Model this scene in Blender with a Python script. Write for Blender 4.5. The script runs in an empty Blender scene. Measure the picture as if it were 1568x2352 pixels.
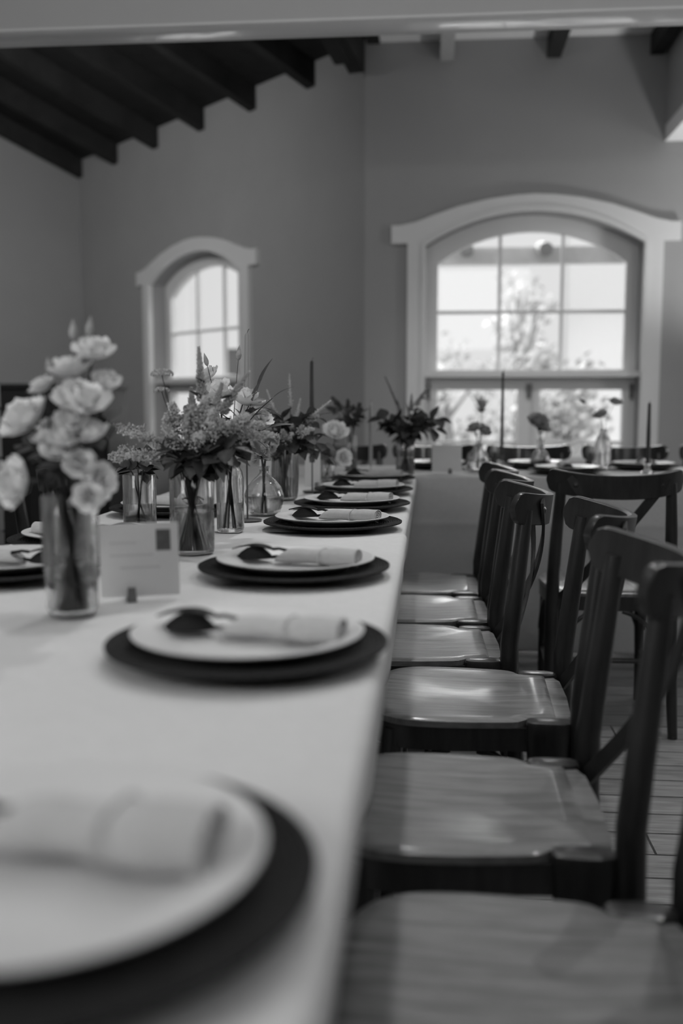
import bpy, bmesh, math, random
from mathutils import Vector, Matrix, noise
from mathutils.geometry import tessellate_polygon
R = random.Random(7)
PI = math.pi
rad = math.radians
sc = bpy.context.scene
COL = sc.collection

# ------------------------------------------------------------------ camera
cam_d = bpy.data.cameras.new('camera')
cam = bpy.data.objects.new('camera', cam_d)
COL.objects.link(cam)
cam.location = (0, 0, 1.06)
cam.rotation_euler = (rad(90 - 6.19), 0, rad(5.1))
cam_d.sensor_fit = 'VERTICAL'
cam_d.sensor_height = 36
cam_d.sensor_width = 24
cam_d.lens = 35
cam_d.clip_start = 0.02
cam_d.dof.use_dof = True
cam_d.dof.focus_distance = 2.38
cam_d.dof.aperture_fstop = 1.8
sc.camera = cam

# ------------------------------------------------------------------ world, lights, exposure
sc.view_settings.view_transform = 'Standard'
sc.view_settings.look = 'None'
sc.view_settings.exposure = 0
sc.view_settings.gamma = 1
sc.view_settings.use_curve_mapping = False
sc.cycles.use_denoising = True
sc.cycles.max_bounces = 10
sc.cycles.transparent_max_bounces = 16
sc.cycles.caustics_reflective = False
sc.cycles.caustics_refractive = False
sc.cycles.sample_clamp_indirect = 4
world = bpy.data.worlds.new('overcast_sky')
sc.world = world
world.use_nodes = True
wb = world.node_tree.nodes['Background']
wb.inputs[0].default_value = (1, 1, 1, 1)
wb.inputs[1].default_value = 0.80


def light(name, kind, loc, energy, target=None, size=1.0, size_y=None, angle=60, blend=.5):
    d = bpy.data.lights.new(name, kind)
    d.energy = energy
    o = bpy.data.objects.new(name, d)
    COL.objects.link(o)
    o.location = loc
    if kind == 'AREA':
        d.size = size
        if size_y:
            d.shape = 'RECTANGLE'
            d.size_y = size_y
    elif kind in ('POINT', 'SPOT'):
        d.shadow_soft_size = size
    if kind == 'SPOT':
        d.spot_size = rad(angle)
        d.spot_blend = blend
    if target is not None:
        o.rotation_euler = (Vector(target) - Vector(loc)).to_track_quat('-Z', 'Y').to_euler()
    return o


sun = light('sun', 'SUN', (0, -5, 12), 1.2, (3, 6, 0))
sun.data.angle = rad(1)
# ceiling spots over the table and the aisle (above the frame, behind the beam)
light('ceiling_spot_table_end', 'SPOT', (-.25, 3.95, 3.3), 84, (-.35, 2.2, .76), .07, angle=76, blend=1)
light('ceiling_spot_table', 'SPOT', (-.20, 1.85, 3.3), 32, (-.30, 1.35, .76), .06, angle=84, blend=1)
light('ceiling_spot_aisle', 'SPOT', (1.25, 2.9, 3.3), 62, (.75, 1.95, .1), .04, angle=70, blend=.8)
light('ceiling_spot_left', 'SPOT', (-2.0, 2.2, 3.3), 14, (-1.0, 2.2, .7), .06, angle=100, blend=.8)
light('beam_fill_spot', 'SPOT', (3.6, -1.6, 2.4), 125, (.4, 4.2, 3.25), .1, angle=46, blend=.6)  # added unseen spot aimed upward to brighten the beam face
light('bay_wall_fill', 'AREA', (-3.2, 5.0, 3.2), 62, (-5.0, 8.6, 2.2), 1.2, .6)  # added unseen area lamp that lifts the bay walls, not a fixture
# added area lamps outside, hidden above the window view, standing in for brighter sky
light('sky_fill_big_window', 'AREA', (.75, 12.0, 4.55), 390, (.7, 7.1, 1.6), 3.9, 1.9)
light('sky_fill_left_window', 'AREA', (-.2, 10.6, 3.75), 200, (-2.0, 8.5, 1.6), 3.0, 1.6)
# added fill lamps out of view
light('fill_right', 'AREA', (3.85, 4.9, 1.7), 40, (-.4, 2.9, .9), 1.4, 1.2)
light('fill_left_back', 'AREA', (-2.0, -.5, 1.9), 23, (-.5, 1.5, .9), .9, .9)
light('cross_table_fill', 'SPOT', (.55, 4.5, 3.15), 75, (.55, 6.6, .80), .08, angle=52, blend=1)  # added to lift the cross table and the lower far wall
light('header_fill', 'AREA', (.1, 5.0, 3.15), 2.5, (1.6, 6.3, 3.0), .8, .5)  # added to lift the header wall on the right
light('ceiling_bounce_back', 'AREA', (.8, -1.2, 2.5), 18, (.8, .6, 3.4), 1.4, 1.4)  # added lamp aimed upward, for soft fill off the near ceiling
# lamp of the bright side room under the low ceiling on the right
light('side_room_uplight', 'SPOT', (2.35, 6.35, 1.0), 90, (2.1, 6.5, 3), .12, angle=115, blend=.8)


# ------------------------------------------------------------------ materials
MATS = {}


def mat(name, col, rough=.6, spec=.5, var=.0, scale=8, stretch=(1, 1, 1), bump=0, metallic=0, coat=0, sheen=0, emit=0, detail=4):
    if name in MATS:
        return MATS[name]
    m = bpy.data.materials.new(name)
    m.use_nodes = True
    nt = m.node_tree
    p = nt.nodes['Principled BSDF']
    c = (col, col, col, 1) if not isinstance(col, tuple) else col
    p.inputs['Base Color'].default_value = c
    p.inputs['Roughness'].default_value = rough
    p.inputs['Specular IOR Level'].default_value = spec
    p.inputs['Metallic'].default_value = metallic
    p.inputs['Coat Weight'].default_value = coat
    p.inputs['Coat Roughness'].default_value = .15
    if sheen:
        p.inputs['Sheen Weight'].default_value = sheen
    if var or bump:
        tc = nt.nodes.new('ShaderNodeTexCoord')
        mp = nt.nodes.new('ShaderNodeMapping')
        mp.inputs['Scale'].default_value = stretch
        nt.links.new(tc.outputs['Object'], mp.inputs[0])
        nz = nt.nodes.new('ShaderNodeTexNoise')
        nz.inputs['Scale'].default_value = scale
        nz.inputs['Detail'].default_value = detail
        nz.inputs['Roughness'].default_value = .6
        nt.links.new(mp.outputs[0], nz.inputs['Vector'])
        if var:
            rp = nt.nodes.new('ShaderNodeValToRGB')
            rp.color_ramp.elements[0].position = .3
            rp.color_ramp.elements[1].position = .7
            a, b = c[0] * (1 - var), c[0] * (1 + var)
            rp.color_ramp.elements[0].color = (a, a, a, 1)
            rp.color_ramp.elements[1].color = (b, b, b, 1)
            nt.links.new(nz.outputs['Fac'], rp.inputs[0])
            nt.links.new(rp.outputs[0], p.inputs['Base Color'])
        if bump:
            bp = nt.nodes.new('ShaderNodeBump')
            bp.inputs['Strength'].default_value = bump
            bp.inputs['Distance'].default_value = .01
            nt.links.new(nz.outputs['Fac'], bp.inputs['Height'])
            nt.links.new(bp.outputs[0], p.inputs['Normal'])
    MATS[name] = m
    return m


def glass_mat(name, ior, clear, col=.97):
    """glass: refraction mixed with a share of plain see-through so that light still reaches what stands behind"""
    m = bpy.data.materials.new(name)
    m.use_nodes = True
    nt = m.node_tree
    nt.nodes.remove(nt.nodes['Principled BSDF'])
    out = nt.nodes['Material Output']
    g = nt.nodes.new('ShaderNodeBsdfGlass')
    g.inputs['IOR'].default_value = ior
    g.inputs['Roughness'].default_value = 0
    g.inputs['Color'].default_value = (col, col, col, 1)
    t = nt.nodes.new('ShaderNodeBsdfTransparent')
    t.inputs['Color'].default_value = (.96, .96, .96, 1)
    mx = nt.nodes.new('ShaderNodeMixShader')
    mx.inputs[0].default_value = clear
    nt.links.new(g.outputs[0], mx.inputs[1])
    nt.links.new(t.outputs[0], mx.inputs[2])
    nt.links.new(mx.outputs[0], out.inputs[0])
    return m


def pane_mat():
    m = bpy.data.materials.new('window_glass')
    m.use_nodes = True
    nt = m.node_tree
    nt.nodes.remove(nt.nodes['Principled BSDF'])
    out = nt.nodes['Material Output']
    g = nt.nodes.new('ShaderNodeBsdfGlossy')
    g.inputs['Roughness'].default_value = .02
    t = nt.nodes.new('ShaderNodeBsdfTransparent')
    f = nt.nodes.new('ShaderNodeLayerWeight')
    f.inputs['Blend'].default_value = .5
    pw = nt.nodes.new('ShaderNodeMath')
    pw.operation = 'POWER'
    pw.inputs[1].default_value = 4
    ad = nt.nodes.new('ShaderNodeMath')
    ad.operation = 'MULTIPLY_ADD'
    ad.inputs[1].default_value = .85
    ad.inputs[2].default_value = .03
    nt.links.new(f.outputs['Facing'], pw.inputs[0])
    nt.links.new(pw.outputs[0], ad.inputs[0])
    mx = nt.nodes.new('ShaderNodeMixShader')
    nt.links.new(ad.outputs[0], mx.inputs[0])
    nt.links.new(t.outputs[0], mx.inputs[1])
    nt.links.new(g.outputs[0], mx.inputs[2])
    nt.links.new(mx.outputs[0], out.inputs[0])
    return m


M_wall = mat('wall_paint', .33, .85, .2, var=.03, scale=2)
M_trim = mat('trim_paint', .68, .45, .4, var=.02, scale=3)
M_beam = mat('beam_plaster', .62, .7, .3, var=.02, scale=2)
M_beam_gloss = mat('beam_gloss_paint', .90, .30, .5, coat=1)
M_beam_gloss.node_tree.nodes['Principled BSDF'].inputs['Coat IOR'].default_value = 1.8
M_beam_gloss.node_tree.nodes['Principled BSDF'].inputs['Coat Roughness'].default_value = .07
M_ceil_white = mat('ceiling_white', .82, .8, .2)
M_ceil_dark = mat('ceiling_dark_wood', .022, .7, .2, var=.3, scale=4, stretch=(1, 8, 8))
M_rafter = mat('rafter_dark_wood', .026, .7, .2, var=.3, scale=4)
M_floor = mat('floor_wood', .26, .42, .4, var=.35, scale=5, stretch=(1.2, 14, 1), bump=.08)
M_floor2 = mat('floor_wood_dark', .20, .42, .4, var=.35, scale=5, stretch=(1.2, 14, 1), bump=.08)
M_cloth = mat('linen_cloth', .70, .9, .1, var=.03, scale=60, bump=.05)
M_wood = mat('chair_dark_wood', .030, .36, .35, coat=.35, var=.35, scale=14, stretch=(3, 3, .5), bump=.03)
M_seat = mat('seat_wood', .18, .40, .5, coat=.28, var=.5, scale=9, stretch=(9, .8, 3), bump=.38, detail=8)
M_ceramic = mat('white_ceramic', .70, .42, .3)
M_charger = mat('woven_charger', .021, .7, .2, var=.4, scale=160, bump=.6)
M_napkin = mat('linen_napkin', .55, .9, .1, var=.05, scale=120, bump=.15)
M_cutlery = mat('black_cutlery', .016, .7, .2)
M_card = mat('card_paper', .74, .8, .2, var=.02, scale=30)
M_stamp = mat('stamp_ink', .13, .8, .2, var=.2, scale=90)
M_ink = mat('faint_ink', .64, .8, .2)
M_cardwood = mat('card_stand_wood', .16, .6, .3, var=.2, scale=40)
M_petal = mat('pale_petal', .9, .7, .2, var=.10, scale=40)
M_petal2 = mat('grey_petal', .55, .75, .2, var=.2, scale=60)
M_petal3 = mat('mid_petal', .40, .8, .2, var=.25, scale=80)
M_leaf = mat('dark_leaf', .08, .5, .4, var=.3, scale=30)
M_leaf2 = mat('soft_leaf', .10, .6, .3, var=.3, scale=30)
M_stem = mat('flower_stem', .07, .6, .3, var=.2, scale=30)
M_wax = mat('pale_wax', .38, .45, .5)
M_waxdark = mat('dark_wax', .035, .45, .5)
M_metal = mat('dull_metal', .12, .4, .5, metallic=.6)
M_wick = mat('wick', .1, .9, .1)
M_cab = mat('cabinet_black', .012, .45, .3, var=.2, scale=6)
M_glass = glass_mat('vase_glass', 1.45, .2)
M_water = glass_mat('vase_water', 1.33, .25, .97)
M_pane = pane_mat()
M_hinge = mat('hinge_metal', .12, .4, .5, metallic=.5)
M_ground = mat('outside_gravel', .78, .9, .1, var=.15, scale=6)
M_outwall = mat('outside_render', .78, .9, .1)
M_outwood = mat('pergola_wood', .5, .8, .2, var=.15, scale=5)
M_outwood2 = mat('pergola_rafter_paint', .2, .8, .2, var=.1, scale=5)
M_outdark = mat('outside_shutter', .09, .8, .2)
M_fol = mat('garden_foliage', .56, .8, .2, var=.3, scale=3)
M_trunk = mat('garden_trunk', .28, .9, .1, var=.2, scale=5)
M_pillar = mat('painted_brick', .42, .8, .2, var=.05, scale=20, bump=.2)
M_leg = mat('table_leg_metal', .05, .4, .5)


# ------------------------------------------------------------------ mesh helpers
class MB:
    def __init__(s):
        s.v = []
        s.f = []

    def add(s, vs, fs):
        n = len(s.v)
        s.v += [tuple(v) for v in vs]
        s.f += [tuple(i + n for i in f) for f in fs]
        return s

    def box(s, c, d, rot=None):
        x, y, z = d[0] / 2, d[1] / 2, d[2] / 2
        vs = [Vector(p) for p in ((-x, -y, -z), (x, -y, -z), (x, y, -z), (-x, y, -z), (-x, -y, z), (x, -y, z), (x, y, z), (-x, y, z))]
        if rot is not None:
            vs = [rot @ v for v in vs]
        c = Vector(c)
        return s.add([v + c for v in vs], [(3, 2, 1, 0), (4, 5, 6, 7), (0, 1, 5, 4), (1, 2, 6, 5), (2, 3, 7, 6), (3, 0, 4, 7)])

    def lathe(s, prof, n=24, c=(0, 0, 0), close=True):
        """prof: list of (r, z); first/last with r=0 become points"""
        c = Vector(c)
        rings = []
        vs = []
        fs = []
        for r, z in prof:
            if r <= 1e-6:
                rings.append([len(vs)])
                vs.append(c + Vector((0, 0, z)))
            else:
                rings.append(list(range(len(vs), len(vs) + n)))
                vs += [c + Vector((r * math.cos(2 * PI * i / n), r * math.sin(2 * PI * i / n), z)) for i in range(n)]
        for a, b in zip(rings, rings[1:]):
            for i in range(n):
                j = (i + 1) % n
                if len(a) == 1 and len(b) == 1:
                    break
                if len(a) == 1:
                    fs.append((a[0], b[j], b[i]))
                elif len(b) == 1:
                    fs.append((a[i], a[j], b[0]))
                else:
                    fs.append((a[i], a[j], b[j], b[i]))
        return s.add(vs, fs)

    def tube(s, pts, radii, n=8, sx=1.0):
        pts = [Vector(p) for p in pts]
        if not hasattr(radii, '__len__'):
            radii = [radii] * len(pts)
        vs = []
        fs = []
        t0 = (pts[1] - pts[0]).normalized()
        up = Vector((0, 0, 1)) if abs(t0.z) < .9 else Vector((1, 0, 0))
        a = t0.cross(up).normalized()
        for i, p in enumerate(pts):
            t = (pts[min(i + 1, len(pts) - 1)] - pts[max(i - 1, 0)]).normalized()
            a = (a - t * a.dot(t)).normalized()
            b = t.cross(a)
            for k in range(n):
                th = 2 * PI * k / n
                vs.append(p + (a * math.cos(th) * sx + b * math.sin(th)) * radii[i])
        for i in range(len(pts) - 1):
            for k in range(n):
                j = (k + 1) % n
                fs.append((i * n + k, i * n + j, (i + 1) * n + j, (i + 1) * n + k))
        fs.append(tuple(range(n - 1, -1, -1)))
        fs.append(tuple((len(pts) - 1) * n + k for k in range(n)))
        return s.add(vs, fs)

    def strip(s, secs):
        """closed sweep of 4-corner (or k-corner) sections"""
        k = len(secs[0])
        vs = [v for sec in secs for v in sec]
        fs = []
        for i in range(len(secs) - 1):
            for a in range(k):
                b = (a + 1) % k
                fs.append((i * k + a, i * k + b, (i + 1) * k + b, (i + 1) * k + a))
        fs.append(tuple(range(k - 1, -1, -1)))
        fs.append(tuple((len(secs) - 1) * k + a for a in range(k)))
        return s.add(vs, fs)

    def slab(s, outer, holes, fn, d0, d1):
        """2D polygon with holes, extruded between depth d0 and d1; fn(u, v, d) -> point"""
        loops = [outer] + holes
        flat = [p for l in loops for p in l]
        tris = tessellate_polygon([[Vector((p[0], p[1], 0)) for p in l] for l in loops])
        n = len(flat)
        vs = [fn(p[0], p[1], d0) for p in flat] + [fn(p[0], p[1], d1) for p in flat]
        fs = [tuple(t) for t in tris] + [tuple(n + i for i in reversed(t)) for t in tris]
        o = 0
        for l in loops:
            m = len(l)
            for i in range(m):
                j = (i + 1) % m
                fs.append((o + i, o + j, n + o + j, n + o + i))
            o += m
        return s.add(vs, fs)

    def mesh(s, name, m, smooth=40):
        me = bpy.data.meshes.new(name)
        me.from_pydata([tuple(v) for v in s.v], [], s.f)
        me.materials.append(m)
        bm = bmesh.new()
        bm.from_mesh(me)
        bmesh.ops.recalc_face_normals(bm, faces=bm.faces)
        bm.to_mesh(me)
        bm.free()
        if smooth:
            me.polygons.foreach_set('use_smooth', [True] * len(me.polygons))
            me.set_sharp_from_angle(angle=rad(smooth))
        return me

    def build(s, name, m, parent=None, loc=(0, 0, 0), smooth=40, rotz=0):
        return link(name, s.mesh(name, m, smooth), parent, loc, rotz)


def link(name, me, parent=None, loc=(0, 0, 0), rotz=0):
    o = bpy.data.objects.new(name, me)
    COL.objects.link(o)
    o.location = loc
    o.rotation_euler = (0, 0, rotz)
    if parent is not None:
        o.parent = parent
    return o


def tag(o, label, cat, group=None):
    o['label'] = label
    o['category'] = cat
    if group:
        o['group'] = group
    return o


def thing(name, label, cat, loc=(0, 0, 0), rotz=0, group=None):
    return tag(link(name, None, None, loc, rotz), label, cat, group)


def struct(o):
    o['kind'] = 'structure'
    return o


def dup(root, loc, rotz, label=None, group=None):
    def cp(o, parent):
        c = o.copy()
        COL.objects.link(c)
        if parent is not None:
            c.parent = parent
        for ch in list(o.children):
            cp(ch, c)
        return c
    r = cp(root, None)
    r.location = loc
    r.rotation_euler = (0, 0, rotz)
    if label:
        r['label'] = label
    if group:
        r['group'] = group
    return r


def bez(p0, p1, p2, n=10):
    p0, p1, p2 = Vector(p0), Vector(p1), Vector(p2)
    return [p0 * (1 - t) ** 2 + p1 * 2 * t * (1 - t) + p2 * t * t for t in [i / n for i in range(n + 1)]]


# ================================================================== STRUCTURE
YW = 7.0
AX, AY = -.463, 7.0
NRM = Vector((-1, -1, 0)).normalized()      # into the room, off the angled wall
ALONG = Vector((-1, 1, 0)).normalized()
TB = 4.40                                   # length of the angled wall
ZC = 3.50
SLOPE = .354

# ---- floor: base slab and single planks in the aisle
fb = struct(MB().box((-1.5, 3.4, -.06), (12.5, 13.6, .1)).build('floor', M_floor))
pl_mesh = {}
y = .45
row = 0
while y < 4.1:
    x = -.25 - R.random() * .6
    while x < 2.1:
        L = R.choice((.6, .75, .9, 1.1))
        key = (L, R.randint(0, 2))
        if key not in pl_mesh:
            b = MB()
            h = .014
            w = .117
            b.add([(-L / 2 + .001, -w / 2, 0), (L / 2 - .001, -w / 2, 0), (L / 2 - .001, w / 2, 0), (-L / 2 + .001, w / 2, 0),
                   (-L / 2 + .003, -w / 2 + .002, h), (L / 2 - .003, -w / 2 + .002, h), (L / 2 - .003, w / 2 - .002, h), (-L / 2 + .003, w / 2 - .002, h)],
                  [(3, 2, 1, 0), (4, 5, 6, 7), (0, 1, 5, 4), (1, 2, 6, 5), (2, 3, 7, 6), (3, 0, 4, 7)])
            pl_mesh[key] = b.mesh('plank', M_floor if key[1] < 2 else M_floor2, 0)
        link('plank', pl_mesh[key], fb, (x + L / 2, y, -.0135))
        x += L
    y += .12
    row += 1


def fn_far(u, v, d):        # far wall: u = X, v = Z, d = depth behind the wall face
    return Vector((u, YW + d, v))


def fn_ang(u, v, d):        # angled wall: u = distance along it from the corner
    return Vector((AX, AY, 0)) + ALONG * u + Vector((0, 0, v)) - NRM * d


def arch(u0, u1, z0, spring, apex, n=18):
    """outline, counter clockwise, of an opening with a segmental arch"""
    w = (u1 - u0) / 2
    rise = apex - spring
    r = (w * w + rise * rise) / (2 * rise)
    cx = (u0 + u1) / 2
    cz = apex - r
    a0 = math.asin(w / r)
    pts = [(u0, z0), (u1, z0)]
    for i in range(n + 1):
        a = a0 - 2 * a0 * i / n
        pts.append((cx + r * math.sin(a), cz + r * math.cos(a)))
    return pts


def archz(u, u0, u1, spring, apex):
    w = (u1 - u0) / 2
    rise = apex - spring
    r = (w * w + rise * rise) / (2 * rise)
    return apex - r + math.sqrt(max(0, r * r - (u - (u0 + u1) / 2) ** 2))


Z0, SPR, APX = .60, 2.14, 2.357


def window(name, fn, u0, flip, n):
    """opening 1.46 wide with an arched fixed light over a ledge and two casements below"""
    W = 1.46
    u1 = u0 + W
    d0, d1 = .14, .20
    fo = arch(u0 + .001, u1 - .001, Z0 + .001, SPR - .001, APX - .001)
    gi0, gi1 = u0 + .085, u1 - .085
    top = arch(gi0, gi1, 1.30, SPR - .105, APX - .11)
    mid = (u0 + u1) / 2
    cas = [[(u0 + .085, .70), (mid - .075, .70), (mid - .075, 1.16), (u0 + .085, 1.16)], [(mid + .075, .70), (u1 - .085, .70), (u1 - .085, 1.16), (mid + .075, 1.16)]]
    fr = struct(MB().slab(fo, [top] + cas, fn, d0, d1).build(name, M_trim, smooth=30))
    # ledge over the casements
    MB().slab([(u0, 1.245), (u1, 1.245), (u1, 1.285), (u0, 1.285)], [], fn, .01, d1 - .002).build('ledge', M_trim, fr)
    # muntins of the arched light
    for k in (1, 2):
        u = gi0 + (gi1 - gi0) * k / 3
        zt = archz(u, gi0, gi1, SPR - .105, APX - .11) + .01
        MB().slab([(u - .011, 1.29), (u + .011, 1.29), (u + .011, zt), (u - .011, zt)], [], fn, d0 + .015, d1 - .015).build('muntin', M_trim, fr)
    MB().slab([(gi0 - .005, 1.689), (gi1 + .005, 1.689), (gi1 + .005, 1.711), (gi0 - .005, 1.711)], [], fn, d0 + .017, d1 - .017).build('muntin', M_trim, fr)
    # panes of the arched light
    zs = [1.30, 1.70, None]
    for i in range(3):
        a, b = gi0 + (gi1 - gi0) * i / 3, gi0 + (gi1 - gi0) * (i + 1) / 3
        for j in range(2):
            if j == 0:
                poly = [(a, 1.30), (b, 1.30), (b, 1.70), (a, 1.70)]
            else:
                poly = [(a, 1.70), (b, 1.70)] + [(b + (a - b) * q / 8, archz(b + (a - b) * q / 8, gi0, gi1, SPR - .105, APX - .11)) for q in range(9)]
            MB().slab(poly, [], fn, d0 + .028, d0 + .031).build('pane', M_pane, fr, smooth=0)
    # casement muntins, panes, hinges
    for (a, b) in ((u0 + .085, mid - .075), (mid + .075, u1 - .085)):
        MB().slab([(a - .004, .775), (b + .004, .775), (b + .004, .80), (a - .004, .80)], [], fn, d0 + .012, d1 - .012).build('muntin', M_trim, fr)
        for z0, z1 in ((.70, .7875), (.7875, 1.16)):
            MB().slab([(a, z0), (b, z0), (b, z1), (a, z1)], [], fn, d0 + .028, d0 + .031).build('pane', M_pane, fr, smooth=0)
        # raised sash border
        MB().slab([(a - .045, .655), (b + .045, .655), (b + .045, 1.205), (a - .045, 1.205)],
                  [[(a - .001, .701), (b + .001, .701), (b + .001, 1.159), (a - .001, 1.159)]], fn, d0 - .014, d0 + .004).build('sash', M_trim, fr)
    for u in (u0 + .028, mid, u1 - .028):
        MB().slab([(u - .012, 1.10), (u + .012, 1.10), (u + .012, 1.20), (u - .012, 1.20)], [], fn, d0 - .026, d0 - .006).build('hinge', M_hinge, fr)
    # casing on the wall face with ears and a swept hood
    c = mid
    prof = [(-.225, Z0 - .06), (-.225, 2.15), (-.335, 2.15), (-.335, 2.265), (-.26, 2.268), (-.16, 2.29), (-.06, 2.335), (.15, 2.405), (.40, 2.452), (.62, 2.470)]
    out = [(u0 + .11 + p, z) for p, z in prof]
    left = [(u0 + p, z) for p, z in [(-.125, Z0 - .06), (-.125, 2.15), (-.235, 2.15), (-.235, 2.27), (-.17, 2.272), (-.07, 2.292), (.05, 2.335), (.22, 2.392), (.42, 2.437), (.60, 2.460), (.73, 2.466)]]
    right = [(2 * c - p, z) for p, z in reversed(left[:-1])]
    casing = left + right
    hole = arch(u0, u1, Z0, SPR, APX)
    MB().slab(casing, [hole], fn, -.035, -.0005).build('casing', M_trim, fr, smooth=30)
    # bead round the opening
    inner = hole
    ub = arch(u0 - .028, u1 + .028, Z0 - .03, SPR + .006, APX + .030)
    MB().slab(ub, [hole], fn, -.046, -.034).build('bead', M_trim, fr, smooth=30)
    return fr


UF0 = -.045
UA0 = 1.49
window('window_1', fn_far, UF0, False, 1)
window('window_2', fn_ang, UA0, True, 2)
struct(MB().slab([(AX, -.05), (4.0, -.05), (4.0, 6.0), (AX, 6.0)], [arch(UF0, UF0 + 1.46, Z0, SPR, APX)], fn_far, 0, .20).build('wall_far', M_wall, smooth=30))
struct(MB().slab([(-.0, -.05), (TB, -.05), (TB, 6.0), (-.0, 6.0)], [arch(UA0, UA0 + 1.46, Z0, SPR, APX)], fn_ang, 0, .20).build('wall_angled', M_wall, smooth=30))
B = Vector((AX, AY, 0)) + ALONG * TB
# left wall, square to the angled wall
fn_left = lambda u, v, d: B + NRM * u + Vector((0, 0, v)) + ALONG * d
struct(MB().slab([(-.2, -.05), (5.2, -.05), (5.2, 6.0), (-.2, 6.0)], [], fn_left, 0, .2).build('wall_left', M_wall, smooth=0))
# walls of the near room, all outside the frame
struct(MB().box((-7.3, 1.8, 3), (.2, 10.4, 6.1)).build('wall_near_left', M_wall, smooth=0))
struct(MB().box((4.1, 1.9, 3), (.2, 10.6, 6.1)).build('wall_right', M_wall, smooth=0))
struct(MB().box((-1.6, -3.3, 3), (11.6, .2, 6.1)).build('wall_back', M_wall, smooth=0))
# roof over the angled bay: dark boarding falling towards the angled wall, with rafters
zr = lambda p: ZC + (Vector((p[0], p[1], 0)) - Vector((AX, AY, 0))).dot(NRM) * SLOPE
plan = [(AX, AY), (B.x, B.y), (B.x - 3.9, B.y - 3.9), (B.x - 3.9, 4.20), (AX, 4.20)]
roof = MB()
roof.add([(x, y, zr((x, y))) for x, y in plan] + [(x, y, zr((x, y)) + .1) for x, y in plan],
         [(0, 1, 2, 3, 4), (9, 8, 7, 6, 5)] + [(i, (i + 1) % 5, 5 + (i + 1) % 5, 5 + i) for i in range(5)])
ceil_l = struct(roof.build('ceiling_left', M_ceil_dark, smooth=0))
for t in (.545, 1.279, 2.02, 2.786, 3.55, 4.302):
    p0 = Vector((AX, AY, 0)) + ALONG * t
    Ln = 4.6 if t > 1.5 else (2.0 if t > 1 else 1.0)
    dirv = (NRM + Vector((0, 0, SLOPE))).normalized()
    upv = dirv.cross(ALONG).normalized()
    if upv.z < 0:
        upv = -upv
    secs = []
    for s_ in (0.004, Ln):
        q = p0 + NRM * s_ + Vector((0, 0, ZC + s_ * SLOPE))
        a0, a1 = q, q + ALONG * .095
        secs.append([a0 - Vector((0, 0, .175)), a1 - Vector((0, 0, .175)), a1 + Vector((0, 0, -.001)), a0 + Vector((0, 0, -.001))])
    MB().strip(secs).build('rafter', M_rafter, ceil_l, smooth=0)
# gable over the boundary with the flat ceiling, then the two hip beams in front of it
struct(MB().slab([(4.2, 3.47), (6.998, 3.47), (6.998, 5.6), (4.2, 5.6)], [], lambda u, v, d: Vector((AX + d, u, v)), .01, .1).build('wall_gable', M_ceil_dark, smooth=0))
hd = Vector((-.26, -.966, .28)).normalized()
for k, (ox, oz) in enumerate(((-.515, 3.265), (-.60, 3.285))):
    p = Vector((ox, 6.93 - .12 * k, oz))
    sv = hd.cross(Vector((0, 0, 1))).normalized() * .055
    secs = [[p + hd * s_ - sv, p + hd * s_ + sv, p + hd * s_ + sv + Vector((0, 0, .2)), p + hd * s_ - sv + Vector((0, 0, .2))] for s_ in (0, 2.7)]
    MB().strip(secs).build('beam', M_rafter, ceil_l, smooth=0)
# flat pale ceiling on the right with rafters, and the low ceiling of the side room
ceil_r = struct(MB().box(((AX + 1.526) / 2 + .05, 5.59, 3.52), (1.526 - AX + .08, 2.82, .08)).build('ceiling_right', M_ceil_white, smooth=0))
for X, m in ((.085, M_pillar), (.79, M_rafter), (1.46, M_rafter)):
    MB().box((X, 5.6, 3.415), (.09, 2.79, .14)).build('rafter', m, ceil_r, smooth=0)
struct(MB().box((1.60, 5.6, 3.25), (.14, 2.795, .70)).build('wall_header', M_wall, smooth=0))
struct(MB().box((2.765, 5.6, 2.845), (2.47, 2.795, .104)).build('ceiling_side', M_ceil_white, smooth=0))
# near ceiling
struct(MB().box((-1.6, .48, 3.44), (11.3, 7.36, .08)).build('ceiling_near', M_ceil_white, smooth=0))
# header beam across the room with its glossy painted underside
hb = struct(MB().box((-1.6, 4.27, 4.32), (11.3, .18, 3.44)).build('wall_beam', M_beam, smooth=0))
secs = []
for x in (-7.2, 4.0):
    pts = [(4.180, 2.600), (4.172, 2.604), (4.172, 2.594), (4.185, 2.588), (4.34, 2.588), (4.362, 2.60)]
    secs.append([Vector((x, y_, z_)) for y_, z_ in pts])
MB().strip(secs).build('trim_strip', M_beam_gloss, hb, smooth=50)
# painted brick pillar at the left edge
pil = struct(MB().box((-2.225, 4.32, 1.3), (.44, .34, 2.6)).build('pillar_left', M_pillar, smooth=0))
z = .0
k = 0
while z < 2.5:
    h = .115
    for jx in range(2):
        e = R.uniform(-.004, .004)
        MB().box((-2.225 + (jx - .5) * .232 + e, 4.32, z + h / 2 + .004), (.224, .362 + R.uniform(-.006, .006), h - .010)).build('brick', M_pillar, pil, smooth=0)
    z += h
    k += 1

# ================================================================== OUTSIDE
ground = struct(MB().box((0, 20, -.15), (60, 26, .1)).build('ground', M_ground, smooth=0))
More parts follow.
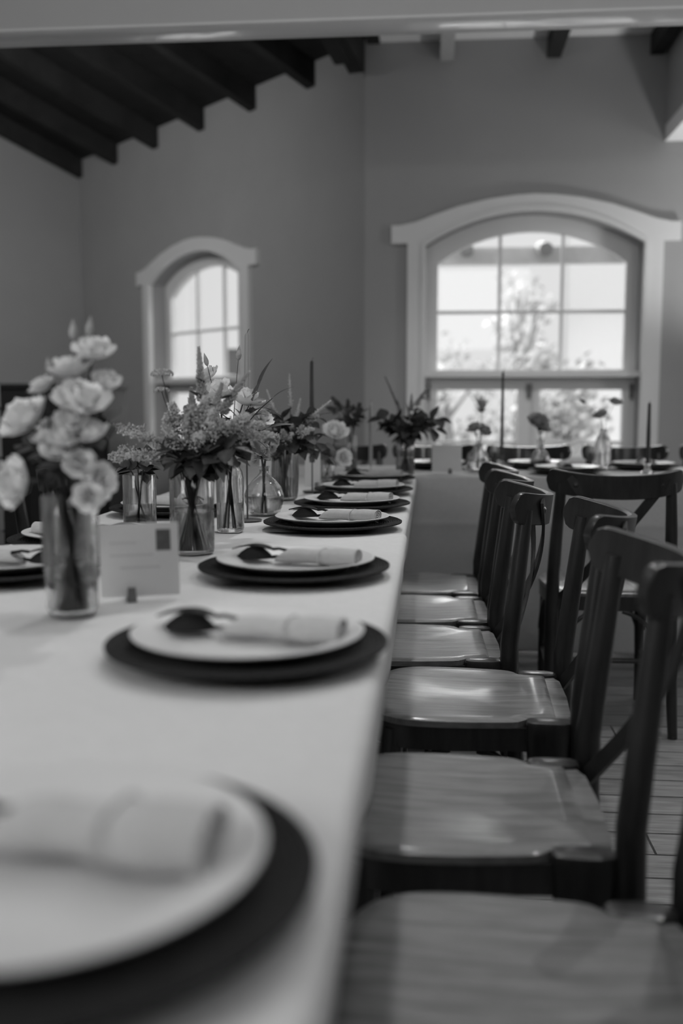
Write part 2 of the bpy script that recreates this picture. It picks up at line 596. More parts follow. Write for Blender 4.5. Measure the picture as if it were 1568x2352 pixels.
# move its near edge outside the house: gravel yard starts behind the walls
t = thing('garden_wall', 'sunlit white rendered building seen through the right panes of the big window', 'building', (3.42, 13.6, -.1))
MB().box((0, 0, 2.0), (3.3, .4, 4.0)).build('wall', M_outwall, t, smooth=0)
MB().box((0, -.05, 4.05), (3.5, .6, .10)).build('coping', M_outwall, t, smooth=0)
t = thing('pergola', 'grey wooden pergola beam with pale rafter tails outside the big window', 'pergola', (.6, 9.2, -.1))
MB().box((.15, 0, 2.475), (2.6, .12, .14)).build('beam', M_outwood, t, smooth=0)
MB().box((1.36, 0, 1.25), (.14, .14, 2.3)).build('post', M_outwood2, t, smooth=0)
MB().box((-1.15, 0, 1.25), (.14, .14, 2.3)).build('post', M_outwood2, t, smooth=0)
for x in (-.31, .35, 1.0):
    MB().tube([(x, -.55, 2.45), (x + .01, -.2, 2.51), (x + .02, .1, 2.56)], .06, 8).build('rafter', M_outwood2, t, smooth=0)
t = thing('post_box', 'dark grey box on a thin post outside the small left window', 'box', (-2.39, 12.2, -.1), rad(12))
MB().box((0, 0, 1.665), (.24, .16, .29)).build('case', M_outdark, t, smooth=0)
MB().box((0, 0, 1.82), (.26, .18, .02)).build('lid', M_outdark, t, smooth=0)
MB().tube([(0, 0, 0), (0, 0, 1.52)], .018, 8).build('post', M_outwood2, t)


def tree(x, y, h, w, label, seed):
    rr = random.Random(seed)
    t = thing('garden_tree', label, 'tree', (x, y, -.1), 0, 'garden trees outside the big window')
    b = MB()
    b.tube([(0, 0, 0), (.03, 0, h * .4), (-.03, .02, h * .8)], [.09, .07, .03], 7)
    for q in range(5):
        a = rr.uniform(0, 6.28)
        z0 = h * rr.uniform(.3, .6)
        b.tube([(0, 0, z0), (math.cos(a) * w * .6, math.sin(a) * w * .5, z0 + h * .25)], [.035, .012], 5)
    b.build('trunk', M_trunk, t)
    f = MB()
    for c in range(16):
        cc = Vector((rr.uniform(-w, w), rr.uniform(-w, w) * .6, rr.uniform(.12, 1.0) * h))
        rad_ = rr.uniform(.15, .34)
        for q in range(45):
            d = Vector((rr.gauss(0, 1), rr.gauss(0, 1), rr.gauss(0, 1))).normalized() * rad_ * rr.random() ** .4
            p = cc + d
            s_ = rr.uniform(.04, .09)
            ax = Vector((rr.gauss(0, 1), rr.gauss(0, 1), rr.gauss(0, 1))).normalized()
            bx = ax.orthogonal().normalized()
            cx_ = ax.cross(bx)
            f.add([p - bx * s_, p - cx_ * s_ * .5 + ax * .01, p + bx * s_, p + cx_ * s_ * .5 + ax * .01], [(0, 1, 2, 3)])
    o = f.build('foliage', M_fol, t, smooth=0)
    o['kind'] = 'stuff'


tree(.20, 12.6, 1.75, .55, 'low leafy tree behind the left panes of the big window', 3)
tree(1.1, 12.8, 3.1, .38, 'tall thin tree behind the middle panes of the big window', 5)
tree(1.35, 10.9, 1.5, .30, 'small bushy tree beside the white building', 9)

# ================================================================== CABINET by the left wall
cb = thing('cabinet', 'tall black cabinet standing behind the left pillar and white flowers', 'cabinet', (-3.0, 7.45, 0))
MB().box((0, 0, .60), (1.24, .46, 1.16)).build('body', M_cab, cb, smooth=0)
MB().box((0, 0, 1.195), (1.28, .50, .03)).build('top', M_cab, cb, smooth=0)
for s_ in (-1, 1):
    d = MB().box((s_ * .305, -.238, .60), (.59, .016, 1.06)).build('door', M_cab, cb, smooth=0)
    MB().lathe([(0, 0), (.012, 0), (.016, .012), (0, .02)], 10, (s_ * .05, -.26, .62)).build('knob', M_metal, d)

# ================================================================== TABLES AND CLOTHS
XE, XL = -.052, -.905


def cloth(name, x0, x1, y0, y1, zt, drop, label, seed, ends=(True, True), foldy=None, drop_back=None):
    """cloth: flat top with rounded edge and hanging sides that waver a little"""
    rr = random.Random(seed)
    sec = []
    r = .014
    # cross-section from left hem over the top to the right hem: (u, z, k) with k = how far down the side
    hem = zt - drop
    left = [(x0 - .004 - .028 * (i / 8), zt - r - (zt - r - hem) * (i / 8), i / 8) for i in range(8, 0, -1)]
    la = [(x0 + r - r * math.cos(a) - .004 * 0, zt - r + r * math.sin(a), 0) for a in [PI / 2 * i / 4 for i in range(5)]]
    n = 14
    top = [(x0 + r + (x1 - x0 - 2 * r) * i / n, zt, 0) for i in range(1, n)]
    ra = [(x1 - r + r * math.sin(a), zt - r + r * math.cos(a), 0) for a in [PI / 2 * i / 4 for i in range(5)]]
    right = [(x1 + .004 - .045 * (i / 8), zt - r - (zt - r - hem) * (i / 8), i / 8) for i in range(1, 9)]
    prof = left + la + top + ra + right
    ys = [y0 + (y1 - y0) * j / 60 for j in range(61)]
    b = MB()
    vs = []
    ph = rr.uniform(0, 6)
    for j, yv in enumerate(ys):
        for (u, zv, k) in prof:
            wv = k * (.010 * math.sin(yv * 9 + ph) + .007 * math.sin(yv * 21 + 2 * ph))
            sg = 1 if u > (x0 + x1) / 2 else -1
            zz = zv + .0012 * noise.noise(Vector((u * 3, yv * 3, seed))) * (1 if k == 0 else 0) + k * .006 * noise.noise(Vector((yv * 2, seed, 0)))
            vs.append(Vector((u + sg * wv, yv, zz)))
    m = len(prof)
    fs = [(j * m + i, j * m + i + 1, (j + 1) * m + i + 1, (j + 1) * m + i) for j in range(len(ys) - 1) for i in range(m - 1)]
    b.add(vs, fs)
    # hanging ends
    for e, (flag, yv, sg) in enumerate(((ends[0], y0, -1), (ends[1], y1, 1))):
        if not flag:
            continue
        vs = []
        dr = drop_back if (drop_back and sg > 0) else drop
        nu = 220 if foldy else 40
        nk = 70 if foldy else 14
        for k in range(nk + 1):
            kk = k / nk
            for i in range(nu + 1):
                u = x0 - .004 + (x1 - x0 + .008) * i / nu
                z_ = zt - .001 - (dr - .001) * kk
                wv = kk * (.012 * math.sin(u * 8 + ph) + .006 * math.sin(u * 19 + ph * 2)) * sg
                cr = 0
                if foldy:
                    # pressed creases left from folding, and soft dents
                    for fz in foldy:
                        cr += .007 * math.exp(-abs(z_ - fz) / .010)
                    for fx in (-.6, -.12, .36, .84, 1.32, 1.8):
                        cr += .007 * math.exp(-abs(u - fx) / .012)
                    wv += kk * .022 * noise.noise(Vector((u * 2.6, z_ * 2.2, seed))) * sg
                    wv += min(1, kk * 3) * .006 * noise.noise(Vector((u * 7, z_ * 6, seed + 4))) * sg
                vs.append(Vector((u, yv + sg * (.002 + cr) + wv, z_)))
        fs = [(k * (nu + 1) + i, k * (nu + 1) + i + 1, (k + 1) * (nu + 1) + i + 1, (k + 1) * (nu + 1) + i) for k in range(nk) for i in range(nu)]
        b.add(vs, fs)
    o = b.build(name, M_cloth, smooth=60)
    sm = o.modifiers.new('thickness', 'SOLIDIFY')
    sm.thickness = .002
    sm.offset = -1
    tag(o, label, 'tablecloth')
    return o


def table(x0, x1, y0, y1, label):
    t = thing('trestle_table', label, 'table', ((x0 + x1) / 2, (y0 + y1) / 2, 0), 0)
    w, d = x1 - x0, y1 - y0
    MB().box((0, 0, .737), (w - .03, d - .03, .034)).build('table_top', M_leg, t, smooth=0)
    for sx in (-1, 1):
        for sy in (-1, 1):
            MB().tube([(sx * (w / 2 - .10), sy * (d / 2 - .10), 0), (sx * (w / 2 - .08), sy * (d / 2 - .08), .72)], .014, 8).build('leg', M_leg, t)
    for sy in (-1, 1):
        MB().tube([(-w / 2 + .1, sy * (d / 2 - .09), .3), (w / 2 - .1, sy * (d / 2 - .09), .3)], .01, 8).build('stretcher', M_leg, t)
    return t


ZT = .762
spans = [(-.35, 2.290, 'pale linen cloth on the nearest long table under the flower jars', 'long table under the nearest cloth'),
         (2.255, 3.20, 'pale linen cloth on the middle section of the long table', 'table section in the middle of the long row'),
         (3.165, 4.125, 'pale linen cloth on the last section before the cross table', 'table section meeting the cross table')]
for i, (a, b, l1, l2) in enumerate(spans):
    off = (0, -.005, -.007)[i]
    cloth('tablecloth', XL, XE + off, a, b, ZT - .0015 * i, .245, l1, 11 + i, (False, False))
    table(XL + .004, XE + off - .004, a + (.045 if i else .01), b - .01, l2)
cloth('tablecloth', -.95, 2.6, 4.145, 4.845, ZT, .735, 'floor length pale cloth on the cross table below the big window', 21, (True, True), foldy=(.565, .33), drop_back=.235)
table(-.94, 2.59, 4.155, 4.835, 'long cross table below the big window')


# ================================================================== CHAIRS
def seat_outline(sc_=1.0):
    """half outline x>=0 from front centre to the step at the back; front at +y"""
    pts = []
    for i in range(13):
        a = PI / 2 * i / 12
        e = 2 / 3.2
        pts.append((.198 * abs(math.sin(a)) ** e, .045 + .155 * abs(math.cos(a)) ** e))
    pts += [(.196, 0.0), (.191, -.045), (.186, -.085), (.181, -.098), (.170, -.110), (.158, -.118), (.152, -.135), (.149, -.172)]
    return pts


def make_chair(label):
    t = thing('cross_back_chair', label, 'chair', group='cross back chairs round the tables')
    half = seat_outline()
    out = half + [(-x, y) for x, y in reversed(half[1:])]
    # seat: saddled plywood top
    b = MB()
    rings = [1, .96, .85, .65, .42, .2]
    vs = []
    n = len(out)
    for k, s_ in enumerate(rings):
        for (x, y) in out:
            X, Y = x * s_, (y - .02) * s_ + .02
            dz = -.009 * max(0, 1 - (X / .16) ** 2) * max(0, 1 - ((Y + .02) / .17) ** 2)
            vs.append((X, Y, .460 + dz - (.004 if k == 0 else 0)))
    c = len(vs)
    vs.append((0, .02, .460 - .009))
    fs = []
    for k in range(len(rings) - 1):
        for i in range(n):
            j = (i + 1) % n
            fs.append((k * n + i, k * n + j, (k + 1) * n + j, (k + 1) * n + i))
    o = (len(rings) - 1) * n
    for i in range(n):
        fs.append((o + i, o + (i + 1) % n, c))
    d = len(vs)
    vs += [(x, y, .444) for x, y in out]
    for i in range(n):
        j = (i + 1) % n
        fs.append((i, d + i, d + j, j))
    fs.append(tuple(d + i for i in range(n)))
    b.add(vs, fs)
    b.build('seat', M_seat, t, smooth=35)
    # dark frame below the seat
    b = MB()
    ho = [(x * .985, y * .985) for x, y in [p for p in half[:16]]] + [(.182, -.12), (.178, -.192), (.12, -.204), (0, -.208)]
    oo = ho + [(-x, y) for x, y in reversed(ho[1:-1])]
    ii = [(x * .86, y * .86) for x, y in oo]
    m = len(oo)
    vs = [(x, y, .4435) for x, y in oo] + [(x, y, .398) for x, y in oo] + [(x, y, .4435) for x, y in ii] + [(x, y, .398) for x, y in ii]
    fs = []
    for i in range(m):
        j = (i + 1) % m
        fs += [(i, j, m + j, m + i), (2 * m + j, 2 * m + i, 3 * m + i, 3 * m + j), (i, 2 * m + i, 2 * m + j, j), (m + j, 3 * m + j, 3 * m + i, m + i)]
    b.add(vs, fs).build('seat_frame', M_wood, t, smooth=35)
    # rear strip of the seat behind the step
    b = MB()
    prof = [(-.146, -.1725), (.146, -.1725), (.150, -.192), (.12, -.203), (0, -.207), (-.12, -.203), (-.150, -.192)]
    b.slab(prof, [], lambda u, v, d_: Vector((u, v, d_)), .444, .4535)
    b.build('rear_strip', M_seat, t, smooth=30)
    for s_ in (-1, 1):
        # back post: rear leg running up to the rail
        pts = [(s_ * .196, -.265, 0), (s_ * .190, -.238, .2), (s_ * .187, -.217, .40), (s_ * .184, -.216, .5), (s_ * .178, -.232, .65), (s_ * .168, -.250, .815)]
        MB().tube(pts, [.0155, .019, .0215, .0215, .0195, .0165], 12).build('back_post', M_wood, t)
        # front leg
        MB().tube([(s_ * .172, .155, 0), (s_ * .170, .152, .2), (s_ * .164, .142, .40), (s_ * .162, .14, .43)], [.0135, .017, .020, .020], 12).build('front_leg', M_wood, t)
        # corner block at the seat notch
        secs = []
        for z_, g in ((.28, .55), (.33, .72), (.38, .90), (.43, 1.0), (.452, 1.0), (.457, .93), (.459, .7)):
            cx_, cy_ = s_ * .172, -.157
            secs.append([Vector((cx_ + .023 * g * math.copysign(abs(math.cos(a)) ** .6, math.cos(a)), cy_ + .045 * g * math.copysign(abs(math.sin(a)) ** .6, math.sin(a)), z_)) for a in [2 * PI * q / 20 for q in range(20)]])
        MB().strip(secs).build('corner_block', M_wood, t, smooth=25)
        # bentwood brackets
        for (y0, y1) in ((-.15, -.02), (.142, .03)):
            p = bez((s_ * .180, y0, .265), (s_ * .178, y0 + (y1 - y0) * .25, .375), (s_ * .172, y1, .396), 9)
            secs = [[q + Vector((.009, 0, .006)), q + Vector((-.009, 0, .006)), q + Vector((-.009, 0, -.006)), q + Vector((.009, 0, -.006))] for q in p]
            MB().strip(secs).build('bracket', M_wood, t)
        p = bez((s_ * .160, .150, .265), (s_ * .13, .15, .375), (s_ * .04, .165, .396), 9)
        MB().tube(p, .008, 6).build('bracket', M_wood, t)
        p = bez((s_ * .175, -.222, .265), (s_ * .13, -.215, .375), (s_ * .04, -.20, .396), 9)
        MB().tube(p, .008, 6).build('bracket', M_wood, t)
        # side stretcher
        MB().tube([(s_ * .170, .150, .19), (s_ * .190, -.238, .19)], .009, 8).build('stretcher', M_wood, t)
    MB().tube([(-.18, -.03, .19), (.18, -.03, .19)], .009, 8).build('stretcher', M_wood, t)
    # top rail: bent plank
    rs = .2526
    a0 = math.asin(.205 / rs)
    cyc = -.215 + rs * math.cos(a0)
    secs = []
    N = 44
    hh, th = .0355, .0095
    for i in range(N + 1):
        a = -a0 + 2 * a0 * i / N
        dd = min(i, N - i) / N * 2 * a0 * rs
        rc = .030
        hgt = hh if dd >= rc else hh - rc + math.sqrt(max(0, rc * rc - (rc - dd) ** 2))
        hgt = max(hgt, .004)
        e = Vector((math.sin(a), -math.cos(a), 0))
        base = Vector((0, cyc, 0)) + e * rs
        back = (base.y + .215) / -.105
        zc = .8245 - .020 * back
        tw = Vector((0, -.10, 0)) * 0
        up = Vector((0, -.13, 1)).normalized()
        sec = []
        for (o_, z_) in ((-th, -hgt), (-th * .55, -hgt - .002), (th * .55, -hgt - .002), (th, -hgt), (th, hgt), (th * .55, hgt + .002), (-th * .55, hgt + .002), (-th, hgt)):
            sec.append(base + e * o_ + up * z_ + Vector((0, 0, zc)))
        secs.append(sec)
    MB().strip(secs).build('top_rail', M_wood, t, smooth=45)
    # crossed braces with round buttons
    for s_ in (-1, 1):
        pts = []
        for i in range(17):
            q = i / 16
            x = s_ * (.150 - .305 * q)
            y_ = -.287 + .0 * q - .030 * math.sin(PI * q) * (1 - q * .3) + .078 * q ** 1.7 + (.003 * s_)
            z_ = .835 - .395 * q
            pts.append(Vector((x, y_, z_)))
        secs = []
        for i, p in enumerate(pts):
            tg = (pts[min(i + 1, 16)] - pts[max(i - 1, 0)]).normalized()
            nb = Vector((.25 * s_ * (1 - i / 8), -1, 0))
            nb = (nb - tg * nb.dot(tg)).normalized()
            wd = tg.cross(nb)
            ww = .0155 if i > 0 else .010
            secs.append([p + wd * ww + nb * .0035, p - wd * ww + nb * .0035, p - wd * ww - nb * .0035, p + wd * ww - nb * .0035])
        br = MB().strip(secs).build('cross_brace', M_wood, t, smooth=30)
        p = pts[1]
        rot = Vector((.35 * s_, -1, 0)).normalized().to_track_quat('Z', 'Y').to_matrix()
        mb = MB().lathe([(0, -.002), (.010, -.002), (.010, .003), (.006, .006), (0, .007)], 12)
        mb.v = [tuple(rot @ Vector(v) + p) for v in mb.v]
        mb.build('button', M_wood, br)
    return t


ch0 = make_chair('dark cross back chair nearest the camera, only its pale seat and brace in frame')
ch0.location = (.100, .99, 0)
ch0.rotation_euler = (0, 0, PI / 2)
RIGHT = [(.055, 1.485, 0, 'cross back chair second from the camera, its blurred rail cut by the right frame edge'),
         (.080, 2.055, -2, 'cross back chair with the sharp glossy seat, third from the camera on the right'),
         (-.030, 2.500, 1, 'cross back chair with its round brace button facing the camera, fourth along the right'),
         (-.034, 2.925, 0, 'cross back chair fifth from the camera along the right side'),
         (-.040, 3.350, 0, 'cross back chair at the far end of the right row by the cross table')]
for x, y, a, l in RIGHT:
    dup(ch0, (x, y, 0), PI / 2 + rad(a), l)
LEFT = [(-.99, 1.62, 'cross back chair on the left side of the long table, hidden behind the white flowers'),
        (-1.0, 2.15, 'cross back chair on the left side at the plate behind the white flowers'),
        (-.99, 2.72, 'cross back chair on the left side beyond the left glass jar'),
        (-.99, 3.30, 'cross back chair on the left side, last before the cross table')]
for x, y, l in LEFT:
    dup(ch0, (x, y, 0), -PI / 2 + rad(R.uniform(-3, 3)), l)
dup(ch0, (.580, 3.42, 0), 0, 'dark cross back chair with its back to the camera at the cross table')
FARC = [(.965, 'black cross back chair behind the cross table, right of the tall bottle of roses'), (.49, 'black cross back chair facing the camera behind the squat bottle'),
        (.02, 'black cross back chair facing the camera behind the thistle vase'), (-.43, 'black cross back chair facing the camera behind the short pale candle'), (1.44, 'black cross back chair cut by the right frame edge behind the dark candle')]
for x, l in FARC:
    dup(ch0, (x, 4.845, 0), PI, l)


# ================================================================== PLACE SETTINGS
def make_charger(label):
    b = MB()
    prof = [(0, .010), (.09, .010)]
    # woven rings
    nr = 14
    r0, r1 = .09, .165
    zz = lambda r: .009 + .0095 * ((r - .09) / .075) ** 1.3
    for k in range(nr):
        ra = r0 + (r1 - r0) * k / nr
        rb = r0 + (r1 - r0) * (k + 1) / nr
        rm = (ra + rb) / 2
        prof += [(ra + .0005, zz(ra) + .001), (rm, zz(rm) + .0030), (rb - .0005, zz(rb) + .001)]
    prof += [(.167, .0190), (.1665, .0160), (.14, .0105), (.105, .004), (.092, 0), (0, 0)]
    o = b.lathe(prof, 64).build('charger', M_charger, smooth=50)
    return tag(o, label, 'charger')


def make_plate(label):
    prof = [(0, .0045), (.080, .0045), (.090, .006), (.102, .012), (.118, .0165), (.132, .0195), (.1362, .0212), (.1375, .0202), (.1365, .0180), (.120, .0135), (.104, .0085), (.092, .002), (.078, 0), (.074, .0015), (0, .0015)]
    o = MB().lathe(prof, 64).build('dinner_plate', M_ceramic, smooth=60)
    return tag(o, label, 'plate')


def make_napkin(label):
    """rolled linen napkin lying along +x, its coil showing at the +x end"""
    b = MB()
    n = 70
    turns = 3.2
    nx = 12
    vs = []
    for k in range(nx):
        q = k / (nx - 1)
        x = -.030 + .143 * q
        sc_ = .86 + .20 * q ** 1.5
        bulge = .0015 * math.sin(q * 11)
        for side in (0, 1):
            for i in range(n):
                f_ = i / (n - 1)
                th = turns * 2 * PI * f_ - .2 * 2 * PI - PI / 2
                r = (.0025 + .0145 * f_) * sc_ + bulge * f_ - side * .0016
                yy = r * math.cos(th) * 1.7
                z_ = r * math.sin(th) * (.84 + .14 * q)
                # left end fans out into a flat slanted flap
                xs = x + (.012 * (math.sin(th) + .4) * (1 - q) ** 2)
                vs.append((xs + .003 * f_ * q, yy, z_ + .0158 + .0024 * q))
    fs = []
    for k in range(nx - 1):
        for side in (0, 1):
            o = (k * 2 + side) * n
            p = ((k + 1) * 2 + side) * n
            for i in range(n - 1):
                fs.append((o + i, o + i + 1, p + i + 1, p + i))
        for i in (0, n - 1):
            fs.append(((k * 2) * n + i, (k * 2 + 1) * n + i, ((k + 1) * 2 + 1) * n + i, ((k + 1) * 2) * n + i))
    for k in (0, nx - 1):
        for i in range(n - 1):
            fs.append(((k * 2) * n + i, (k * 2) * n + i + 1, (k * 2 + 1) * n + i + 1, (k * 2 + 1) * n + i))
    b.add(vs, fs)
    o = b.build('rolled_napkin', M_napkin, smooth=70)
    MB().tube([(.052, .0318 * math.cos(a), .0158 + .0145 * math.sin(a)) for a in [2 * PI * q / 24 for q in range(25)]], .0012, 6).build('napkin_tie', M_napkin, o)
    return tag(o, label, 'napkin')


def make_spoon(label):
    b = MB()
    # bowl, turned face down, pointing -x
    vs = []
    fs = []
    nu, nv = 12, 8
    for side in (0, 1):
        for i in range(nu + 1):
            q = i / nu
            w = .026 * math.sin(PI * min(1, q * .94 + .05)) ** .7
            for j in range(nv + 1):
                s_ = j / nv * 2 - 1
                hgt = .019 * math.sin(PI * q) ** .8 * (1 - s_ * s_)
                vs.append((-.112 + .068 * q, s_ * w, .010 + hgt - side * .0016))
    m = (nu + 1) * (nv + 1)
    for side in (0, 1):
        for i in range(nu):
            for j in range(nv):
                a = side * m + i * (nv + 1) + j
                fs.append((a, a + 1, a + nv + 2, a + nv + 1))
    for i in range(nu):
        for j in (0, nv):
            a = i * (nv + 1) + j
            fs.append((a, a + nv + 1, m + a + nv + 1, m + a))
    b.add(vs, fs)
    o = b.build('spoon', M_cutlery, smooth=60)
    MB().tube([(-.047, 0, .0105), (-.030, 0, .013), (.03, 0, .0165), (.085, 0, .0165)], [.0032, .0026, .003, .0035], 8, 1.5).build('handle', M_cutlery, o)
    return tag(o, label, 'spoon')


def make_fork(label):
    b = MB()
    zf = lambda x: .0250 + .006 * math.sin((x + .112) / .068 * PI)
    pts = []
    for i in range(9):
        x = -.072 + .030 * i / 8
        w = .0125 * (1 - (i / 8) ** 2.2 * .78)
        z_ = zf(x)
        pts.append([Vector((x, -w, z_ - .0012)), Vector((x, w, z_ - .0012)), Vector((x, w, z_ + .0012)), Vector((x, -w, z_ + .0012))])
    b.strip(pts)
    o = b.build('fork', M_cutlery, smooth=40)
    for k in range(4):
        y0 = -.0105 + .007 * k
        secs = []
        for i in range(8):
            x = -.118 + .048 * i / 7
            w = .0013 + .0012 * i / 7
            z_ = zf(x) if i < 7 else zf(-.07)
            secs.append([Vector((x, y0 - w, z_ - .0011)), Vector((x, y0 + w, z_ - .0011)), Vector((x, y0 + w, z_ + .0011)), Vector((x, y0 - w, z_ + .0011))])
        MB().strip(secs).build('tine', M_cutlery, o)
    MB().tube([(-.044, 0, zf(-.044)), (-.032, 0, .0265), (-.01, 0, .0225), (.03, 0, .0175)], [.0028, .0026, .0028, .003], 8, 1.4).build('handle', M_cutlery, o)
    return tag(o, label, 'fork')


PL = [(-.231, .555, -8, 'nearest the camera, cut by the bottom left of the frame'),
      (-.214, 1.145, -12, 'second from the camera, large and blurred'),
      (-.235, 1.704, -15, 'third from the camera, beside the second empty seat'),
      (-.233, 2.372, -20, 'fourth from the camera, in sharp focus beside the candle holder disc'),
      (-.223, 2.835, -18, 'fifth from the camera, just beyond the sharp one'),
      (-.223, 3.33, -14, 'sixth along the right edge, beyond the ribbed vase'),
      (-.223, 3.84, -16, 'last on the long table, next to the cross table'),
      (-.735, 1.66, 180, 'on the left edge behind the foreground glass vase'),
      (-.715, 2.03, 180, 'on the left edge seen through the white flowers'),
      (-.705, 2.66, 180, 'on the left edge behind the left glass jar'),
      (.585, 4.335, 90, 'on the cross table in front of the chair turned from the camera'),
      (.97, 4.655, -90, 'on the cross table far side, behind the dark candle'),
      (.50, 4.70, -90, 'on the cross table far side, behind the small round bottle'),
      (.02, 4.66, -90, 'on the cross table far side, behind the thistle vase')]
protos = None
for i, (x, y, a, where) in enumerate(PL):
    far = i >= 10
    zb = ZT + .0015 - (.0015 * (1 if 2.285 < y < 3.19 else 2 if 3.19 < y < 4.13 else 0))
    lab = {'c': 'dark woven round charger ' + where, 'p': 'white dinner plate ' + where, 'n': 'rolled pale linen napkin on the plate ' + where,
           's': 'black spoon tucked in the napkin ' + where, 'f': 'black fork tucked in the napkin ' + where}
    lab = {k: ' '.join(v.split()[:16]).rstrip(',') for k, v in lab.items()}
    an = rad(a)
    nd = Matrix.Rotation(an, 3, 'Z') @ Vector((0, .022 if i == 0 else .008, 0))
    if protos is None:
        protos = (make_charger(lab['c']), make_plate(lab['p']), make_napkin(lab['n']), make_spoon(lab['s']), make_fork(lab['f']))
        os_ = protos
    else:
        os_ = [dup(p, (0, 0, 0), 0, lab[k]) for p, k in zip(protos, 'cpnsf')]
        os_[2].scale = (1, 1, 1)
    os_[0].location = (x, y, zb)
    os_[1].location = (x + R.uniform(-.003, .003), y + R.uniform(-.003, .003), zb + .0122)
    os_[0].rotation_euler = (0, 0, R.uniform(0, 6))
    for k, o in enumerate(os_[2:]):
        o.location = (x + nd.x, y + nd.y, zb + .0122 + .0048)
        o.rotation_euler = (0, 0, an)
    if i == 0:
        os_[2].scale = (1.0, 1.2, 1.25)
        os_[2].location.x -= .012
    for o, g in zip(os_, ('woven chargers', 'dinner plates', 'rolled napkins', 'black spoons', 'black forks')):
        o['group'] = g + ' at the table settings'
# the nearest napkin is folded wider and larger
# ================================================================== CARDS
def card(x, y, w, h, rz, label, stamp, tilt=8):
    t = thing('place_card', label, 'card', (x, y, ZT + .001), rz)
    b = MB()
    ta = math.tan(rad(tilt))
    secs = [[Vector((sx * w / 2, -.001, .006)), Vector((sx * w / 2, .001, .006)), Vector((sx * w / 2, .001 + h * ta, .006 + h)), Vector((sx * w / 2, -.001 + h * ta, .006 + h))] for sx in (-1, 1)]
    b.strip(secs).build('card', M_card, t, smooth=0)
    if stamp:
        def q(u0, u1, v0, v1):
            return MB().strip([[Vector((u, -.0014 + v0 * ta, .006 + v0)), Vector((u, -.0012 + v0 * ta, .006 + v0)), Vector((u, -.0012 + v1 * ta, .006 + v1)), Vector((u, -.0014 + v1 * ta, .006 + v1))] for u in (u0, u1)])
        q(w / 2 - .034, w / 2 - .012, h - .042, h - .010).build('stamp', M_stamp, t, smooth=0)
        for k, (u0, u1) in enumerate(((-.045, -.005), (-.045, .02), (-.03, .03))):
            v = h * (.72 - .17 * k)
            q(u0, u1, v, v + .0035).build('text_line', M_ink, t, smooth=0)
    foot = MB()
    foot.strip([[Vector((-.014 + sx * .007, -.016, 0)), Vector((-.014 + sx * .007, .03, 0)), Vector((-.014 + sx * .0055, .02, .016)), Vector((-.014 + sx * .0055, -.006, .021))] for sx in (-1, 1)])
    foot.build('stand', M_cardwood, t, smooth=0)
    return t


card(-.437, 1.462, .118, .110, rad(21), 'pale postcard style place card with a dark stamp, standing by the white flowers', True)
card(-.500, 3.12, .10, .115, rad(160), 'pale card standing behind the bulb vase and ribbed vase', False, -6)
card(-.415, 3.50, .055, .13, rad(185), 'narrow grey card standing beyond the ribbed vase', False, -4)
card(.071, 4.31, .128, .115, rad(183), 'grey card with its back to the camera on the cross table', False, -6)


# ================================================================== VASES AND FLOWERS
def vessel(name, label, cat, x, y, prof_out, wall, base_t, water_h, n=32, square=0, rib=0):
    """glass vessel: closed outer and inner lathe; water part inside"""
    zb = ZT + .001
    t = thing(name, label, cat, (x, y, zb))
    inner = [(max(r - wall, .003), max(z_, base_t)) for r, z_ in prof_out if z_ >= base_t]
    inner[0] = (max(inner[0][0], .004), base_t)
    prof = [(0, 0)] + prof_out + list(reversed(inner)) + [(0, base_t)]

    def shape(mb):
        if square or rib:
            vs = []
            for v in mb.v:
                a = math.atan2(v[1], v[0])
                r = math.hypot(v[0], v[1])
                if square:
                    k = 1 / (abs(math.cos(a)) ** 6 + abs(math.sin(a)) ** 6) ** (1 / 6)
                    k = 1 + (k - 1) * square
                else:
                    k = 1 + .035 * math.cos(a * rib)
                vs.append((math.cos(a) * r * k, math.sin(a) * r * k, v[2]))
            mb.v = vs
        return mb
    shape(MB().lathe(prof, n)).build('glass', M_glass, t, smooth=40)
    if water_h:
        wp = [(max(r - wall - .0006, .002), z_) for r, z_ in prof_out if base_t + .001 < z_ < water_h]
        r_at = wp[-1][0] if wp else .02
        # interpolate radius at the surface
        for (ra, za), (rb, zb_) in zip(prof_out, prof_out[1:]):
            if za <= water_h <= zb_:
                r_at = ra + (rb - ra) * (water_h - za) / max(1e-6, zb_ - za) - wall - .0006
        r0 = inner[0][0] - .0008
        shape(MB().lathe([(0, base_t + .0006), (r0, base_t + .0006)] + wp + [(r_at, water_h), (0, water_h)], n)).build('water', M_water, t, smooth=40)
    return t


def petal(b, c, ax, side, length, width, cup, curl, n=4):
    """one cupped petal from c, leaning along ax, side = width direction"""
    nrm = ax.cross(side).normalized()
    vs = []
    for i in range(n + 1):
        q = i / n
        w = width * math.sin(PI * (.18 + .72 * q)) ** .8
        for j in (-1, -.4, .4, 1):
            p = c + ax * length * q + side * w * j + nrm * (cup * length * (q ** 1.6) + curl * length * (abs(j) ** 2) * .35 - .1 * length * q * 0)
            vs.append(p)
    fs = [(i * 4 + j, i * 4 + j + 1, (i + 1) * 4 + j + 1, (i + 1) * 4 + j) for i in range(n) for j in range(3)]
    b.add(vs, fs)


def frame(d):
    d = d.normalized()
    a = d.orthogonal().normalized()
    return a, d.cross(a), d


